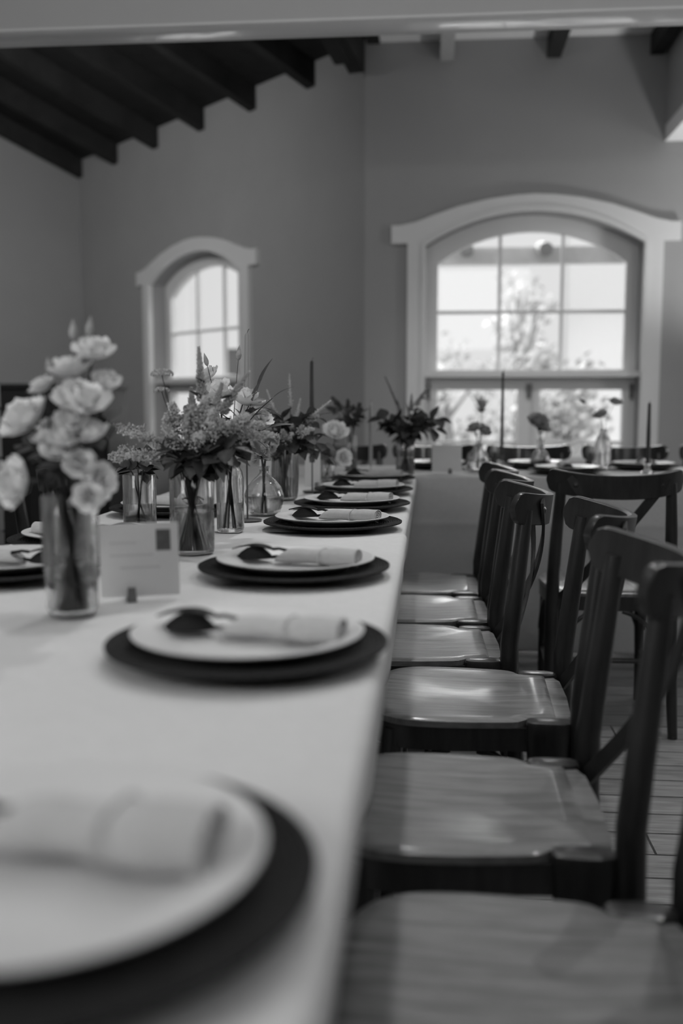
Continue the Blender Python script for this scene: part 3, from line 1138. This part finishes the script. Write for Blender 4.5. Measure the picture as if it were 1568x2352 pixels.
def g_rose(c, d, s, rr):
    a, e, d = frame(d)
    b = MB()
    for ring, (n, tilt, L, wd) in enumerate(((4, .25, .62, .44), (5, .55, .85, .52), (6, .95, 1.0, .60), (7, 1.35, 1.05, .64))):
        for k in range(n):
            th = 2 * PI * (k + .5 * ring) / n + rr.uniform(-.2, .2)
            out = a * math.cos(th) + e * math.sin(th)
            ax = (d * math.cos(tilt) + out * math.sin(tilt)).normalized()
            sd = out.cross(d).normalized()
            petal(b, c + out * s * .10 * ring - d * s * .10 * ring, ax, sd, s * L * rr.uniform(.9, 1.1), s * wd, (-.22, -.30, -.36, -.34)[ring], -.35)
    return b


def g_bumps(path, r0, r1, n, size, rr, taper=True):
    """flower spike: small pointed florets wound round a path"""
    b = MB()
    b.tube(path, [.35 * (r0 + (r1 - r0) * i / (len(path) - 1)) + .0008 for i in range(len(path))], 6)
    m = len(path) - 1
    for k in range(n):
        q = (k + rr.random()) / n
        i = min(int(q * m), m - 1)
        p = path[i].lerp(path[i + 1], q * m - i)
        tg = (path[i + 1] - path[i]).normalized()
        a, e, _ = frame(tg)
        th = k * 2.4
        out = (a * math.cos(th) + e * math.sin(th))
        r = r0 + (r1 - r0) * q
        s_ = size * (1 - .55 * q) * rr.uniform(.7, 1.2)
        ce = p + out * r * rr.uniform(.5, 1)
        up = (tg * .7 + out * .6).normalized()
        a2, e2, _ = frame(up)
        b.add([ce - up * s_ * .6, ce + a2 * s_ * .5, ce + e2 * s_ * .5, ce - a2 * s_ * .5, ce - e2 * s_ * .5, ce + up * s_],
              [(0, 2, 1), (0, 3, 2), (0, 4, 3), (0, 1, 4), (5, 1, 2), (5, 2, 3), (5, 3, 4), (5, 4, 1)])
    return b


def leaf_mesh(name, L, W, m, fold=.18, droop=.25):
    b = MB()
    n = 7
    vs = []
    for i in range(n + 1):
        q = i / n
        w = W * (math.sin(PI * q ** .75) ** .9 if 0 < q < 1 else 0.02)
        z_ = -droop * L * q * q
        for j in (-1, 0, 1):
            vs.append(Vector((L * q, j * w, z_ + abs(j) * w * fold)))
    fs = [(i * 3 + j, i * 3 + j + 1, (i + 1) * 3 + j + 1, (i + 1) * 3 + j) for i in range(n) for j in range(2)]
    return b.add(vs, fs).mesh(name, m, 60)


LEAVES = {}
for nm, L, W, m in (('round', .040, .017, M_leaf), ('round2', .036, .015, M_leaf2), ('lance', .062, .008, M_leaf), ('small', .022, .007, M_leaf2)):
    LEAVES[nm] = leaf_mesh('leaf', L, W, m)


def add_leaf(parent, origin, p, d, kind, scale, rr):
    o = link('leaf', LEAVES[kind], parent)
    d = d.normalized()
    up = Vector((rr.uniform(-.5, .5), rr.uniform(-.5, .5), 1))
    y_ = up.cross(d).normalized()
    z_ = d.cross(y_)
    m3 = Matrix((d, y_, z_)).transposed()
    o.matrix_local = Matrix.Translation(p - origin) @ m3.to_4x4() @ Matrix.Scale(scale, 4)
    return o


def flower(kind, vase, mouth_r, mouth_z, foot_r, target, s, rr, label, cat, group, dark=False):
    """one stem standing in a vase: stem mesh is the thing, bloom and leaves its parts"""
    origin = Vector((vase[0], vase[1], ZT + .009))
    tgt = Vector(target)
    az = math.atan2(tgt.y - origin.y, tgt.x - origin.x)
    foot = origin + Vector((-math.cos(az) * foot_r * rr.uniform(.2, .8), -math.sin(az) * foot_r * rr.uniform(.2, .8), .002))
    mo = origin + Vector((math.cos(az) * mouth_r * .55 * rr.uniform(.3, 1), math.sin(az) * mouth_r * .55 * rr.uniform(.3, 1), mouth_z - .009))
    mid = mo + (mo - foot).normalized() * (tgt - mo).length * .45
    path = [foot, foot.lerp(mo, .5)] + bez(mo, mid, tgt, 8)
    d = (path[-1] - path[-2]).normalized()
    sr = {'rose': .0022, 'stock': .003, 'sprose': .0013, 'bud': .001, 'scab': .0012, 'wisp': .0011}.get(kind, .0015)
    nm = {'rose': 'rose_stem', 'sprose': 'spray_rose_stem', 'bud': 'flower_bud_stem', 'scab': 'scabiosa_stem', 'fluffy': 'astilbe_stem', 'spike': 'flower_spike_stem',
          'leaf': 'leafy_sprig', 'lance': 'long_leaf_sprig', 'stock': 'stock_flower_stem', 'wisp': 'wispy_flower_stem', 'thistle': 'thistle_stem'}[kind]
    loc = lambda b: setattr(b, 'v', [tuple(Vector(v) - origin) for v in b.v]) or b
    st = loc(MB().tube(path, [sr * 1.1] * 2 + [sr * (1.1 - .35 * i / 8) for i in range(9)], 6)).build(nm, M_stem, None, origin)
    tag(st, label, cat, group)
    if kind in ('rose', 'sprose'):
        bd = (d + Vector((rr.uniform(-.5, .5), rr.uniform(-.9, -.1), rr.uniform(-.1, .4)))).normalized()
        m = M_petal if not dark else M_petal3
        loc(g_rose(tgt, bd, s, rr)).build('bloom', m, st, smooth=60)
        loc(MB().tube([tgt - bd * s * .32, tgt - bd * s * .12, tgt + bd * s * .02], [.002, s * .2, s * .16], 8)).build('calyx', M_stem, st)
    elif kind == 'bud':
        prof = [(0, -s * .8), (s * .28, -s * .4), (s * .36, 0), (s * .25, s * .5), (s * .08, s * 1.0), (0, s * 1.25)]
        b = MB().lathe(prof, 10)
        q = d.to_track_quat('Z', 'Y').to_matrix()
        b.v = [tuple(q @ Vector(v) + tgt) for v in b.v]
        loc(b).build('bud', M_petal3 if not dark else M_leaf2, st)
    elif kind == 'scab':
        b = MB()
        for k in range(60):
            v = Vector((rr.gauss(0, 1), rr.gauss(0, 1), abs(rr.gauss(0, .8)))).normalized()
            p = tgt + Vector((v.x * s, v.y * s, v.z * s * .55))
            a, e, _ = frame(v)
            r = s * .22
            b.add([p + a * r, p + e * r, p - a * r, p - e * r, p + v * r * .8], [(0, 1, 4), (1, 2, 4), (2, 3, 4), (3, 0, 4), (3, 2, 1, 0)])
        loc(b).build('bloom', M_petal3, st, smooth=0)
    elif kind == 'spike':
        L = s
        p0 = tgt - d * L
        path2 = [p0 + d * L * i / 6 + Vector((0, 0, 0)) for i in range(7)]
        loc(g_bumps(path2, .0105, .0015, 150, .0085, rr)).build('bloom', M_petal2 if dark is None else M_petal3, st, smooth=0)
    elif kind == 'fluffy':
        # soft plume: a cloud of tiny florets round a nodding axis
        for k in range(2):
            dd = (d + Vector((rr.uniform(-.5, .5), rr.uniform(-.5, .5), rr.uniform(-.2, .3)))).normalized()
            p0 = tgt - d * s * .55
            L = s * (1.35, .95)[k]
            axis = bez(p0, p0 + dd * L * .6, p0 + dd * L + Vector((0, 0, -.15 * L)), 6)
            b = MB().tube(axis, .0010, 5)
            for f_ in range(230 if k == 0 else 140):
                q = rr.random() ** .8
                i_ = min(int(q * 6), 5)
                c = axis[i_].lerp(axis[i_ + 1], q * 6 - i_)
                v = Vector((rr.gauss(0, 1), rr.gauss(0, 1), rr.gauss(0, 1))).normalized()
                p = c + v * s * .36 * (1 - q * .75) * rr.random() ** .5
                z_ = s * rr.uniform(.035, .075)
                a, e, _ = frame(v)
                b.add([p + a * z_, p - a * z_ * .5 + e * z_ * .86, p - a * z_ * .5 - e * z_ * .86, p + v * z_ * 1.3], [(2, 1, 0), (0, 1, 3), (1, 2, 3), (2, 0, 3)])
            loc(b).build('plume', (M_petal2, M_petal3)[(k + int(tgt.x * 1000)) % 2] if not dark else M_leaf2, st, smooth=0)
    elif kind == 'stock':
        for k in range(11):
            a, e, _ = frame(d)
            th = k * 2.4
            out = a * math.cos(th) + e * math.sin(th)
            c = tgt + out * s * .55 + d * s * (.9 * k / 10 - .55)
            loc(g_rose(c, (out + d * .5), s * .38, rr)).build('floret', M_petal2, st, smooth=60)
    elif kind == 'thistle':
        b = MB()
        for k in range(44):
            v = (d * rr.uniform(.3, 1.2) + Vector((rr.gauss(0, .35), rr.gauss(0, .35), 0))).normalized()
            b.tube([tgt - d * s * .5, tgt + v * s * rr.uniform(.6, 1.1)], [.0022, .0008], 4)
        loc(b).build('bloom', M_petal3, st, smooth=0)
        for k in range(6):
            add_leaf(st, origin, tgt - d * s * .5, (d * .6 + Vector((rr.uniform(-1, 1), rr.uniform(-1, 1), 0))), 'lance', .8, rr)
    elif kind == 'wisp':
        L = s
        p0 = tgt - d * L
        path2 = [p0 + d * L * i / 6 for i in range(7)]
        loc(g_bumps(path2, .008, .004, 34, .0052, rr)).build('bloom', M_petal2 if not dark else M_leaf, st, smooth=0)
    if kind in ('leaf', 'lance'):
        lk = 'lance' if kind == 'lance' else rr.choice(('round', 'round', 'round2'))
        nl = 9 if kind == 'leaf' else 5
        for k in range(nl):
            q = .45 + .55 * (k / (nl - 1))
            i = 2 + q * 8
            i0 = min(int(i), 9)
            p = path[i0].lerp(path[i0 + 1], i - i0)
            tg = (path[i0 + 1] - path[i0]).normalized()
            a, e, _ = frame(tg)
            th = k * 2.2 + rr.uniform(-.4, .4)
            dd = tg * (.55 if k < nl - 1 else 3) + a * math.cos(th) + e * math.sin(th)
            add_leaf(st, origin, p, dd, lk, s / .05 * rr.uniform(.85, 1.15), rr)
    elif kind in ('rose', 'spike', 'stock'):
        for k in range(3):
            q = .5 + .13 * k
            i = 2 + q * 8
            i0 = min(int(i), 9)
            p = path[i0]
            dd = Vector((rr.uniform(-1, 1), rr.uniform(-1, 1), rr.uniform(0, .8)))
            add_leaf(st, origin, p, dd, 'round2', rr.uniform(.6, .9), rr)
    return st


DATA = {'S': {'bulb': [('stock', (-0.454, 2.642, 0.93), 0.03), ('stock', (-0.432, 2.682, 0.964), 0.028)],
       'farbig': [('wisp', (-0.195, 4.257, 1.176), 0.13), ('spike', (-0.009, 4.257, 1.139), 0.1), ('spike', (-0.082, 4.277, 1.102), 0.07),
                  ('wisp', (-0.142, 4.257, 1.075), 0.06), ('leaf', (-0.21, 4.257, 0.997), 0.085), ('leaf', (0.035, 4.257, 0.998), 0.085),
                  ('leaf', (0.021, 4.227, 0.956), 0.08), ('leaf', (-0.154, 4.227, 0.974), 0.08), ('leaf', (-0.099, 4.257, 1.001), 0.08),
                  ('leaf', (-0.062, 4.237, 0.946), 0.075), ('leaf', (-0.127, 4.277, 0.927), 0.075), ('leaf', (-0.026, 4.287, 0.992), 0.075),
                  ('leaf', (-0.089, 4.227, 0.919), 0.07), ('leaf', (-0.183, 4.277, 0.964), 0.07), ('leaf', (-0.107, 4.217, 0.956), 0.08)],
       'farbottle': [('rose', (0.481, 4.566, 0.978), 0.045), ('rose', (0.51, 4.596, 0.948), 0.03)],
       'farbulb': [('thistle', (0.223, 4.481, 1.047), 0.05), ('rose', (0.197, 4.511, 0.949), 0.035), ('rose', (0.233, 4.461, 0.941), 0.03)],
       'fartall': [('sprose', (0.781, 4.716, 1.006), 0.03), ('sprose', (0.85, 4.736, 1.066), 0.03), ('bud', (0.7, 4.716, 1.072), 0.022)],
       'jar': [('spike', (-0.458, 1.958, 1.172), 0.105), ('spike', (-0.348, 1.908, 1.122), 0.1), ('scab', (-0.522, 1.918, 1.116), 0.02),
               ('scab', (-0.542, 1.988, 1.085), 0.015), ('fluffy', (-0.587, 1.918, 1.012), 0.05), ('fluffy', (-0.626, 1.968, 0.962), 0.05),
               ('fluffy', (-0.544, 1.888, 1.0), 0.045), ('fluffy', (-0.568, 1.938, 0.955), 0.05), ('fluffy', (-0.439, 1.918, 1.029), 0.06),
               ('fluffy', (-0.466, 1.888, 1.017), 0.055), ('fluffy', (-0.4, 1.938, 1.016), 0.055), ('fluffy', (-0.492, 1.888, 0.992), 0.05),
               ('fluffy', (-0.369, 1.958, 1.015), 0.05), ('fluffy', (-0.443, 1.878, 1.0), 0.055), ('spike', (-0.408, 1.938, 1.101), 0.07),
               ('spike', (-0.481, 1.988, 1.093), 0.06), ('leaf', (-0.495, 1.898, 0.974), 0.055), ('leaf', (-0.433, 1.888, 0.962), 0.055),
               ('leaf', (-0.395, 1.908, 0.966), 0.055), ('leaf', (-0.366, 1.938, 0.977), 0.05), ('leaf', (-0.461, 1.898, 0.949), 0.05),
               ('leaf', (-0.335, 1.938, 0.995), 0.045), ('leaf', (-0.543, 1.978, 0.966), 0.05), ('leaf', (-0.385, 1.948, 0.951), 0.045),
               ('leaf', (-0.445, 1.918, 0.931), 0.04), ('leaf', (-0.491, 1.968, 0.954), 0.05), ('leaf', (-0.423, 1.958, 0.937), 0.045),
               ('leaf', (-0.446, 1.988, 0.988), 0.05), ('leaf', (-0.491, 1.988, 0.997), 0.05), ('leaf', (-0.482, 1.878, 0.95), 0.055),
               ('leaf', (-0.441, 1.868, 0.959), 0.06), ('leaf', (-0.401, 1.878, 0.959), 0.06), ('leaf', (-0.376, 1.878, 0.976), 0.055),
               ('fluffy', (-0.442, 1.858, 1.038), 0.06), ('fluffy', (-0.369, 1.888, 1.021), 0.055), ('fluffy', (-0.517, 1.918, 1.024), 0.055),
               ('fluffy', (-0.398, 1.848, 1.01), 0.055), ('fluffy', (-0.487, 1.938, 1.037), 0.05), ('fluffy', (-0.345, 1.918, 0.999), 0.05)],
       'leftjar': [('leaf', (-0.732, 2.334, 0.907), 0.05), ('leaf', (-0.685, 2.354, 0.901), 0.05), ('leaf', (-0.714, 2.364, 0.921), 0.05),
                   ('leaf', (-0.662, 2.314, 0.929), 0.05)],
       'ribbed': [('wisp', (-0.439, 3.094, 1.154), 0.1), ('wisp', (-0.512, 3.104, 1.105), 0.08), ('wisp', (-0.405, 3.104, 1.078), 0.06),
                  ('stock', (-0.504, 3.074, 1.037), 0.022), ('stock', (-0.473, 3.094, 1.01), 0.02), ('wisp', (-0.311, 3.114, 1.071), 0.08),
                  ('leaf', (-0.456, 3.074, 1.017), 0.06), ('leaf', (-0.402, 3.074, 1.004), 0.06), ('leaf', (-0.359, 3.054, 0.964), 0.06),
                  ('leaf', (-0.325, 3.054, 0.937), 0.055), ('leaf', (-0.452, 3.044, 0.951), 0.055), ('leaf', (-0.412, 3.044, 0.937), 0.055),
                  ('leaf', (-0.469, 3.064, 0.909), 0.05), ('leaf', (-0.344, 3.104, 1.024), 0.055), ('leaf', (-0.386, 3.054, 0.917), 0.05),
                  ('leaf', (-0.442, 3.114, 0.982), 0.055), ('leaf', (-0.312, 3.054, 0.897), 0.05), ('fluffy', (-0.437, 3.034, 0.964), 0.05),
                  ('fluffy', (-0.383, 3.034, 0.978), 0.05), ('fluffy', (-0.363, 3.094, 1.017), 0.05)],
       'small': [('rose', (-0.365, 3.821, 0.952), 0.045), ('sprose', (-0.332, 3.791, 0.858), 0.03), ('leaf', (-0.407, 3.821, 0.873), 0.04)],
       'square': [('bud', (-0.521, 2.301, 1.159), 0.017), ('sprose', (-0.519, 2.321, 1.127), 0.022), ('rose', (-0.495, 2.301, 1.083), 0.04),
                  ('rose', (-0.429, 2.281, 1.07), 0.036), ('rose', (-0.398, 2.331, 1.027), 0.024), ('bud', (-0.45, 2.331, 1.175), 0.02),
                  ('lance', (-0.399, 2.281, 1.088), 0.06), ('lance', (-0.411, 2.261, 1.053), 0.06), ('lance', (-0.382, 2.301, 1.003), 0.055),
                  ('lance', (-0.368, 2.311, 1.073), 0.05)],
       'tall': [('fluffy', (-0.346, 4.21, 1.038), 0.07), ('fluffy', (-0.395, 4.24, 1.056), 0.06), ('fluffy', (-0.3, 4.21, 1.029), 0.06),
                ('leaf', (-0.317, 4.19, 1.002), 0.06), ('leaf', (-0.292, 4.23, 1.02), 0.055), ('leaf', (-0.365, 4.21, 0.992), 0.055),
                ('fluffy', (-0.425, 4.26, 1.038), 0.05)],
       'tumbler': [('rose', (-0.567, 1.364, 1.036), 0.034), ('rose', (-0.478, 1.334, 1.062), 0.034), ('rose', (-0.553, 1.294, 0.954), 0.032),
                   ('rose', (-0.506, 1.374, 1.106), 0.026), ('rose', (-0.479, 1.394, 1.133), 0.027), ('rose', (-0.542, 1.364, 1.083), 0.017),
                   ('bud', (-0.511, 1.404, 1.162), 0.016), ('bud', (-0.487, 1.404, 1.167), 0.016), ('rose', (-0.463, 1.324, 1.018), 0.022),
                   ('rose', (-0.493, 1.314, 1.012), 0.022), ('rose', (-0.454, 1.324, 0.955), 0.022), ('rose', (-0.455, 1.294, 0.937), 0.018),
                   ('rose', (-0.542, 1.394, 1.025), 0.02), ('rose', (-0.463, 1.394, 1.087), 0.022), ('rose', (-0.535, 1.344, 1.011), 0.016),
                   ('bud', (-0.54, 1.384, 1.111), 0.013), ('leaf', (-0.582, 1.394, 1.002), 0.04), ('leaf', (-0.471, 1.434, 1.036), 0.045),
                   ('rose', (-0.483, 1.314, 1.038), 0.02), ('rose', (-0.507, 1.314, 0.994), 0.019), ('rose', (-0.475, 1.314, 0.979), 0.02)]},
 'V': {'bulb': (-0.445, 2.642),
       'farbig': (-0.107, 4.257),
       'farbottle': (0.495, 4.566),
       'farbulb': (0.212, 4.481),
       'fartall': (0.797, 4.716),
       'jar': (-0.472, 1.938),
       'leftjar': (-0.696, 2.334),
       'ribbed': (-0.451, 3.074),
       'small': (-0.395, 3.821),
       'square': (-0.464, 2.281),
       'tall': (-0.335, 4.21),
       'tumbler': (-0.501, 1.344)}}
V, S = DATA['V'], DATA['S']

cyl = lambda r, h, rb=None: [((rb or r) * .82, 0), ((rb or r) * .97, .003), ((rb or r), .010), (r, h * .5), (r, h - .002), (r - .0012, h)]
VES = {
    'tumbler': ('glass_vase', 'clear straight glass vase holding white flowers, blurred in the left foreground', cyl(.039, .170, .033), .0028, .012, .075, 32, 0, 0),
    'jar': ('glass_jar', 'clear round glass jar of dark greenery in the middle of the table', cyl(.044, .158), .0028, .010, .085, 32, 0, 0),
    'square': ('glass_bottle', 'clear squarish glass bottle with dark stems in water beside the candle', [(.026, 0), (.029, .003), (.030, .008), (.030, .125), (.027, .140), (.022, .150), (.023, .158)], .003, .012, .070, 40, .8, 0),
    'bulb': ('bulb_vase', 'round clear bulb vase with a narrow neck, half full of water', [(.026, 0), (.034, .002), (.046, .016), (.053, .038), (.053, .055), (.046, .076), (.032, .094), (.018, .106), (.0125, .114), (.0125, .124), (.016, .131)], .0026, .008, .052, 40, 0, 0),
    'ribbed': ('ribbed_vase', 'tall ribbed glass vase full of dark leafy stems', [(.030, 0), (.036, .004), (.040, .03), (.042, .09), (.040, .135), (.043, .142)], .003, .010, .07, 72, 0, 24),
    'small': ('glass_vase', 'small clear glass vase with a pale rose near the cross table', cyl(.028, .062), .0025, .008, .035, 24, 0, 0),
    'tall': ('glass_vase', 'tall clear glass vase of feathery dark flowers at the table junction', cyl(.026, .165), .0025, .010, .06, 24, 0, 0),
    'farbig': ('glass_vase', 'clear glass vase with a spreading dark bouquet at the table corner', cyl(.040, .160), .0028, .010, .07, 28, 0, 0),
    'farbulb': ('bulb_vase', 'round clear vase with a thistle flower on the cross table', [(.022, 0), (.034, .004), (.050, .032), (.051, .055), (.040, .080), (.022, .098), (.018, .110), (.021, .120)], .0026, .008, .06, 28, 0, 0),
    'farbottle': ('glass_bottle', 'squat clear bottle with a dark rose on the cross table', [(.030, 0), (.042, .004), (.047, .03), (.044, .060), (.028, .085), (.014, .098), (.014, .130), (.019, .138)], .0026, .008, .05, 28, 0, 0),
    'fartall': ('glass_bottle', 'tall clear bottle holding thin stemmed roses on the cross table', [(.034, 0), (.038, .005), (.038, .115), (.030, .140), (.018, .160), (.017, .178), (.020, .183)], .0026, .010, .07, 28, 0, 0),
    'leftjar': ('glass_jar', 'clear glass jar with leafy sprigs behind the stamped card', cyl(.040, .130), .0028, .012, .06, 28, 0, 0),
}
MOUTH = {'tumbler': (.034, .170), 'jar': (.040, .158), 'square': (.018, .158), 'bulb': (.0095, .131), 'ribbed': (.036, .142), 'small': (.024, .062), 'tall': (.022, .165),
         'farbig': (.035, .16), 'farbulb': (.014, .12), 'farbottle': (.010, .138), 'fartall': (.012, .183), 'leftjar': (.035, .13)}
FOOT = {'tumbler': .026, 'jar': .036, 'square': .020, 'bulb': .020, 'ribbed': .026, 'small': .018, 'tall': .018, 'farbig': .028, 'farbulb': .016, 'farbottle': .022, 'fartall': .022, 'leftjar': .028}
WHERE = {'tumbler': 'in the foreground glass vase', 'jar': 'in the round glass jar', 'square': 'in the squarish bottle', 'bulb': 'in the round bulb vase', 'ribbed': 'in the ribbed vase',
         'small': 'in the small vase near the cross table', 'tall': 'in the tall vase at the table junction', 'farbig': 'in the spreading corner bouquet', 'farbulb': 'in the thistle vase',
         'farbottle': 'in the squat bottle on the cross table', 'fartall': 'in the tall bottle on the cross table', 'leftjar': 'in the jar behind the stamped card'}
KIND = {'rose': ('pale full blown flower', 'flower'), 'sprose': ('small pale open flower', 'flower'), 'bud': ('closed flower bud on a thin stem', 'flower'), 'scab': ('round scabiosa head on a thin stem', 'flower'),
        'spike': ('tapering fuzzy flower spike', 'flower'), 'fluffy': ('feathery grey flower plume', 'flower'), 'leaf': ('dark round leaved sprig', 'greenery'), 'lance': ('sprig of long narrow dark leaves', 'greenery'),
        'stock': ('cluster of small ruffled florets', 'flower'), 'wisp': ('thin wispy flower stalk with tiny buds', 'flower'), 'thistle': ('spiky dark thistle head', 'flower')}
PLUR = {'rose': 'full blown flowers', 'sprose': 'small open flowers', 'bud': 'flower buds', 'scab': 'scabiosa heads', 'spike': 'flower spikes', 'fluffy': 'feathery plumes', 'leaf': 'round leaved sprigs',
        'lance': 'long leaved sprigs', 'stock': 'ruffled floret clusters', 'wisp': 'wispy flower stalks', 'thistle': 'thistle heads'}
for k, (nm, lab, prof, wall, bt, wh, n, sq, rib) in VES.items():
    x, y = V[k]
    vessel(nm, lab, 'vase', x, y, prof, wall, bt, wh, n, sq, rib)
    rr = random.Random(sum(map(ord, k)))
    count = {}
    for kind, *_ in S[k]:
        count[kind] = count.get(kind, 0) + 1
    # order along the picture of same-kind stems: highest first
    items = sorted(S[k], key=lambda it: -it[1][2])
    seen = {}
    ORD = ['topmost', 'second highest', 'third highest', 'fourth highest', 'fifth highest', 'sixth highest', 'seventh highest', 'eighth highest', 'ninth highest', 'tenth highest', 'eleventh highest',
           'twelfth highest', 'thirteenth highest', 'fourteenth highest', 'fifteenth highest', 'sixteenth highest', 'seventeenth highest']
    for kind, tgt, s in items:
        i = seen.get(kind, 0)
        seen[kind] = i + 1
        base, cat = KIND[kind]
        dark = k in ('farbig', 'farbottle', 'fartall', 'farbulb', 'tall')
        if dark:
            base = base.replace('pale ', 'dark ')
        lb = base + ' ' + WHERE[k]
        if count[kind] > 1:
            lb = base + ', ' + ORD[i] + ' of its kind ' + WHERE[k]
        lb = ' '.join(lb.split()[:16])
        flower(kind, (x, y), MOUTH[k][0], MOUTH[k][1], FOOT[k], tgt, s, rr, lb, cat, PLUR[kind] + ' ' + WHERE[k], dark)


# ================================================================== CANDLES
def candle(x, y, top, bottom, r, m, label, lean=(0, 0)):
    h = top - bottom
    o = MB().tube([(0, 0, 0), (lean[0] * .5, lean[1] * .5, h * .5), (lean[0], lean[1], h - .006), (lean[0], lean[1], h)], [r, r * .92, r * .72, r * .35], 12).build('taper_candle', m, None, (x, y, bottom))
    o['group'] = 'taper candles on the tables'
    MB().tube([(lean[0], lean[1], h), (lean[0] + .002, lean[1], h + .006), (lean[0] + .005, lean[1], h + .010)], .0009, 5).build('wick', M_wick, o)
    return tag(o, label, 'candle')


def holder(x, y, h, r, m, label, glass=False):
    t = thing('candle_holder', label, 'candle holder', (x, y, ZT + .001))
    if glass:
        MB().lathe([(0, 0), (.028, 0), (.030, .004), (.020, .010), (.012, .022), (.012, .034), (.018, .046), (.019, .060), (.013, .062), (.012, .045), (0, .043)], 20).build('glass', M_glass, t)
        return t
    MB().lathe([(0, 0), (r, 0), (r, .002), (r - .001, .003), (0, .0035)], 32).build('base', m, t)
    MB().tube([(0, 0, .003), (0, 0, h - .02)], .0024, 8).build('rod', m, t)
    MB().lathe([(0, h - .022), (.009, h - .02), (.0112, h), (.0105, h), (.009, h - .004), (0, h - .004)], 14).build('cup', m, t)
    return t


holder(-.466, 2.508, .175, .037, M_metal, 'slim metal candle holder with a round disc base beside the squarish bottle')
candle(-.466, 2.508, 1.238, ZT + .001 + .172, .0088, M_wax, 'tall pale taper candle rising against the left window', (.004, 0))
holder(-.400, 3.36, .12, .033, M_metal, 'slim metal candle holder hidden among leaves of the ribbed vase')
candle(-.400, 3.36, 1.205, ZT + .001 + .117, .0085, M_waxdark, 'dark taper candle against the grey wall above the ribbed vase')
holder(-.258, 4.31, .055, .030, M_wax, 'short pale candle holder at the end of the long table')
candle(-.258, 4.31, 1.070, ZT + .001 + .052, .0085, M_wax, 'pale taper candle left of the spreading dark bouquet')
holder(.325, 4.61, .065, .030, M_metal, 'low candle holder on the cross table between thistle vase and squat bottle')
candle(.325, 4.61, 1.205, ZT + .001 + .062, .0075, M_waxdark, 'thin dark taper candle in front of the big window panes')
holder(.930, 4.377, .06, .03, None, 'clear glass candlestick on the cross table by the right frame edge', True)
candle(.930, 4.377, 1.066, ZT + .001 + .045, .0100, M_waxdark, 'dark taper candle in a glass candlestick near the right frame edge')
# crumpled napkin on the cross table
b = MB()
vs = []
for i in range(13):
    for j in range(13):
        u, v = i / 12 - .5, j / 12 - .5
        hgt = .040 * math.exp(-(u * u + v * v) * 9) * (1 + .5 * noise.noise(Vector((u * 9, v * 9, 3)))) + .004
        vs.append((u * .14, v * .12, max(.002, hgt)))
b.add(vs, [(i * 13 + j, i * 13 + j + 1, (i + 1) * 13 + j + 1, (i + 1) * 13 + j) for i in range(12) for j in range(12)])
vs0 = len(b.v)
o = b.build('crumpled_napkin', M_napkin, None, (.648 - .05, 4.56, ZT + .001), smooth=80)
tag(o, 'crumpled white napkin on the cross table between the two bottles', 'napkin')
md = o.modifiers.new('thickness', 'SOLIDIFY')
md.thickness = .002
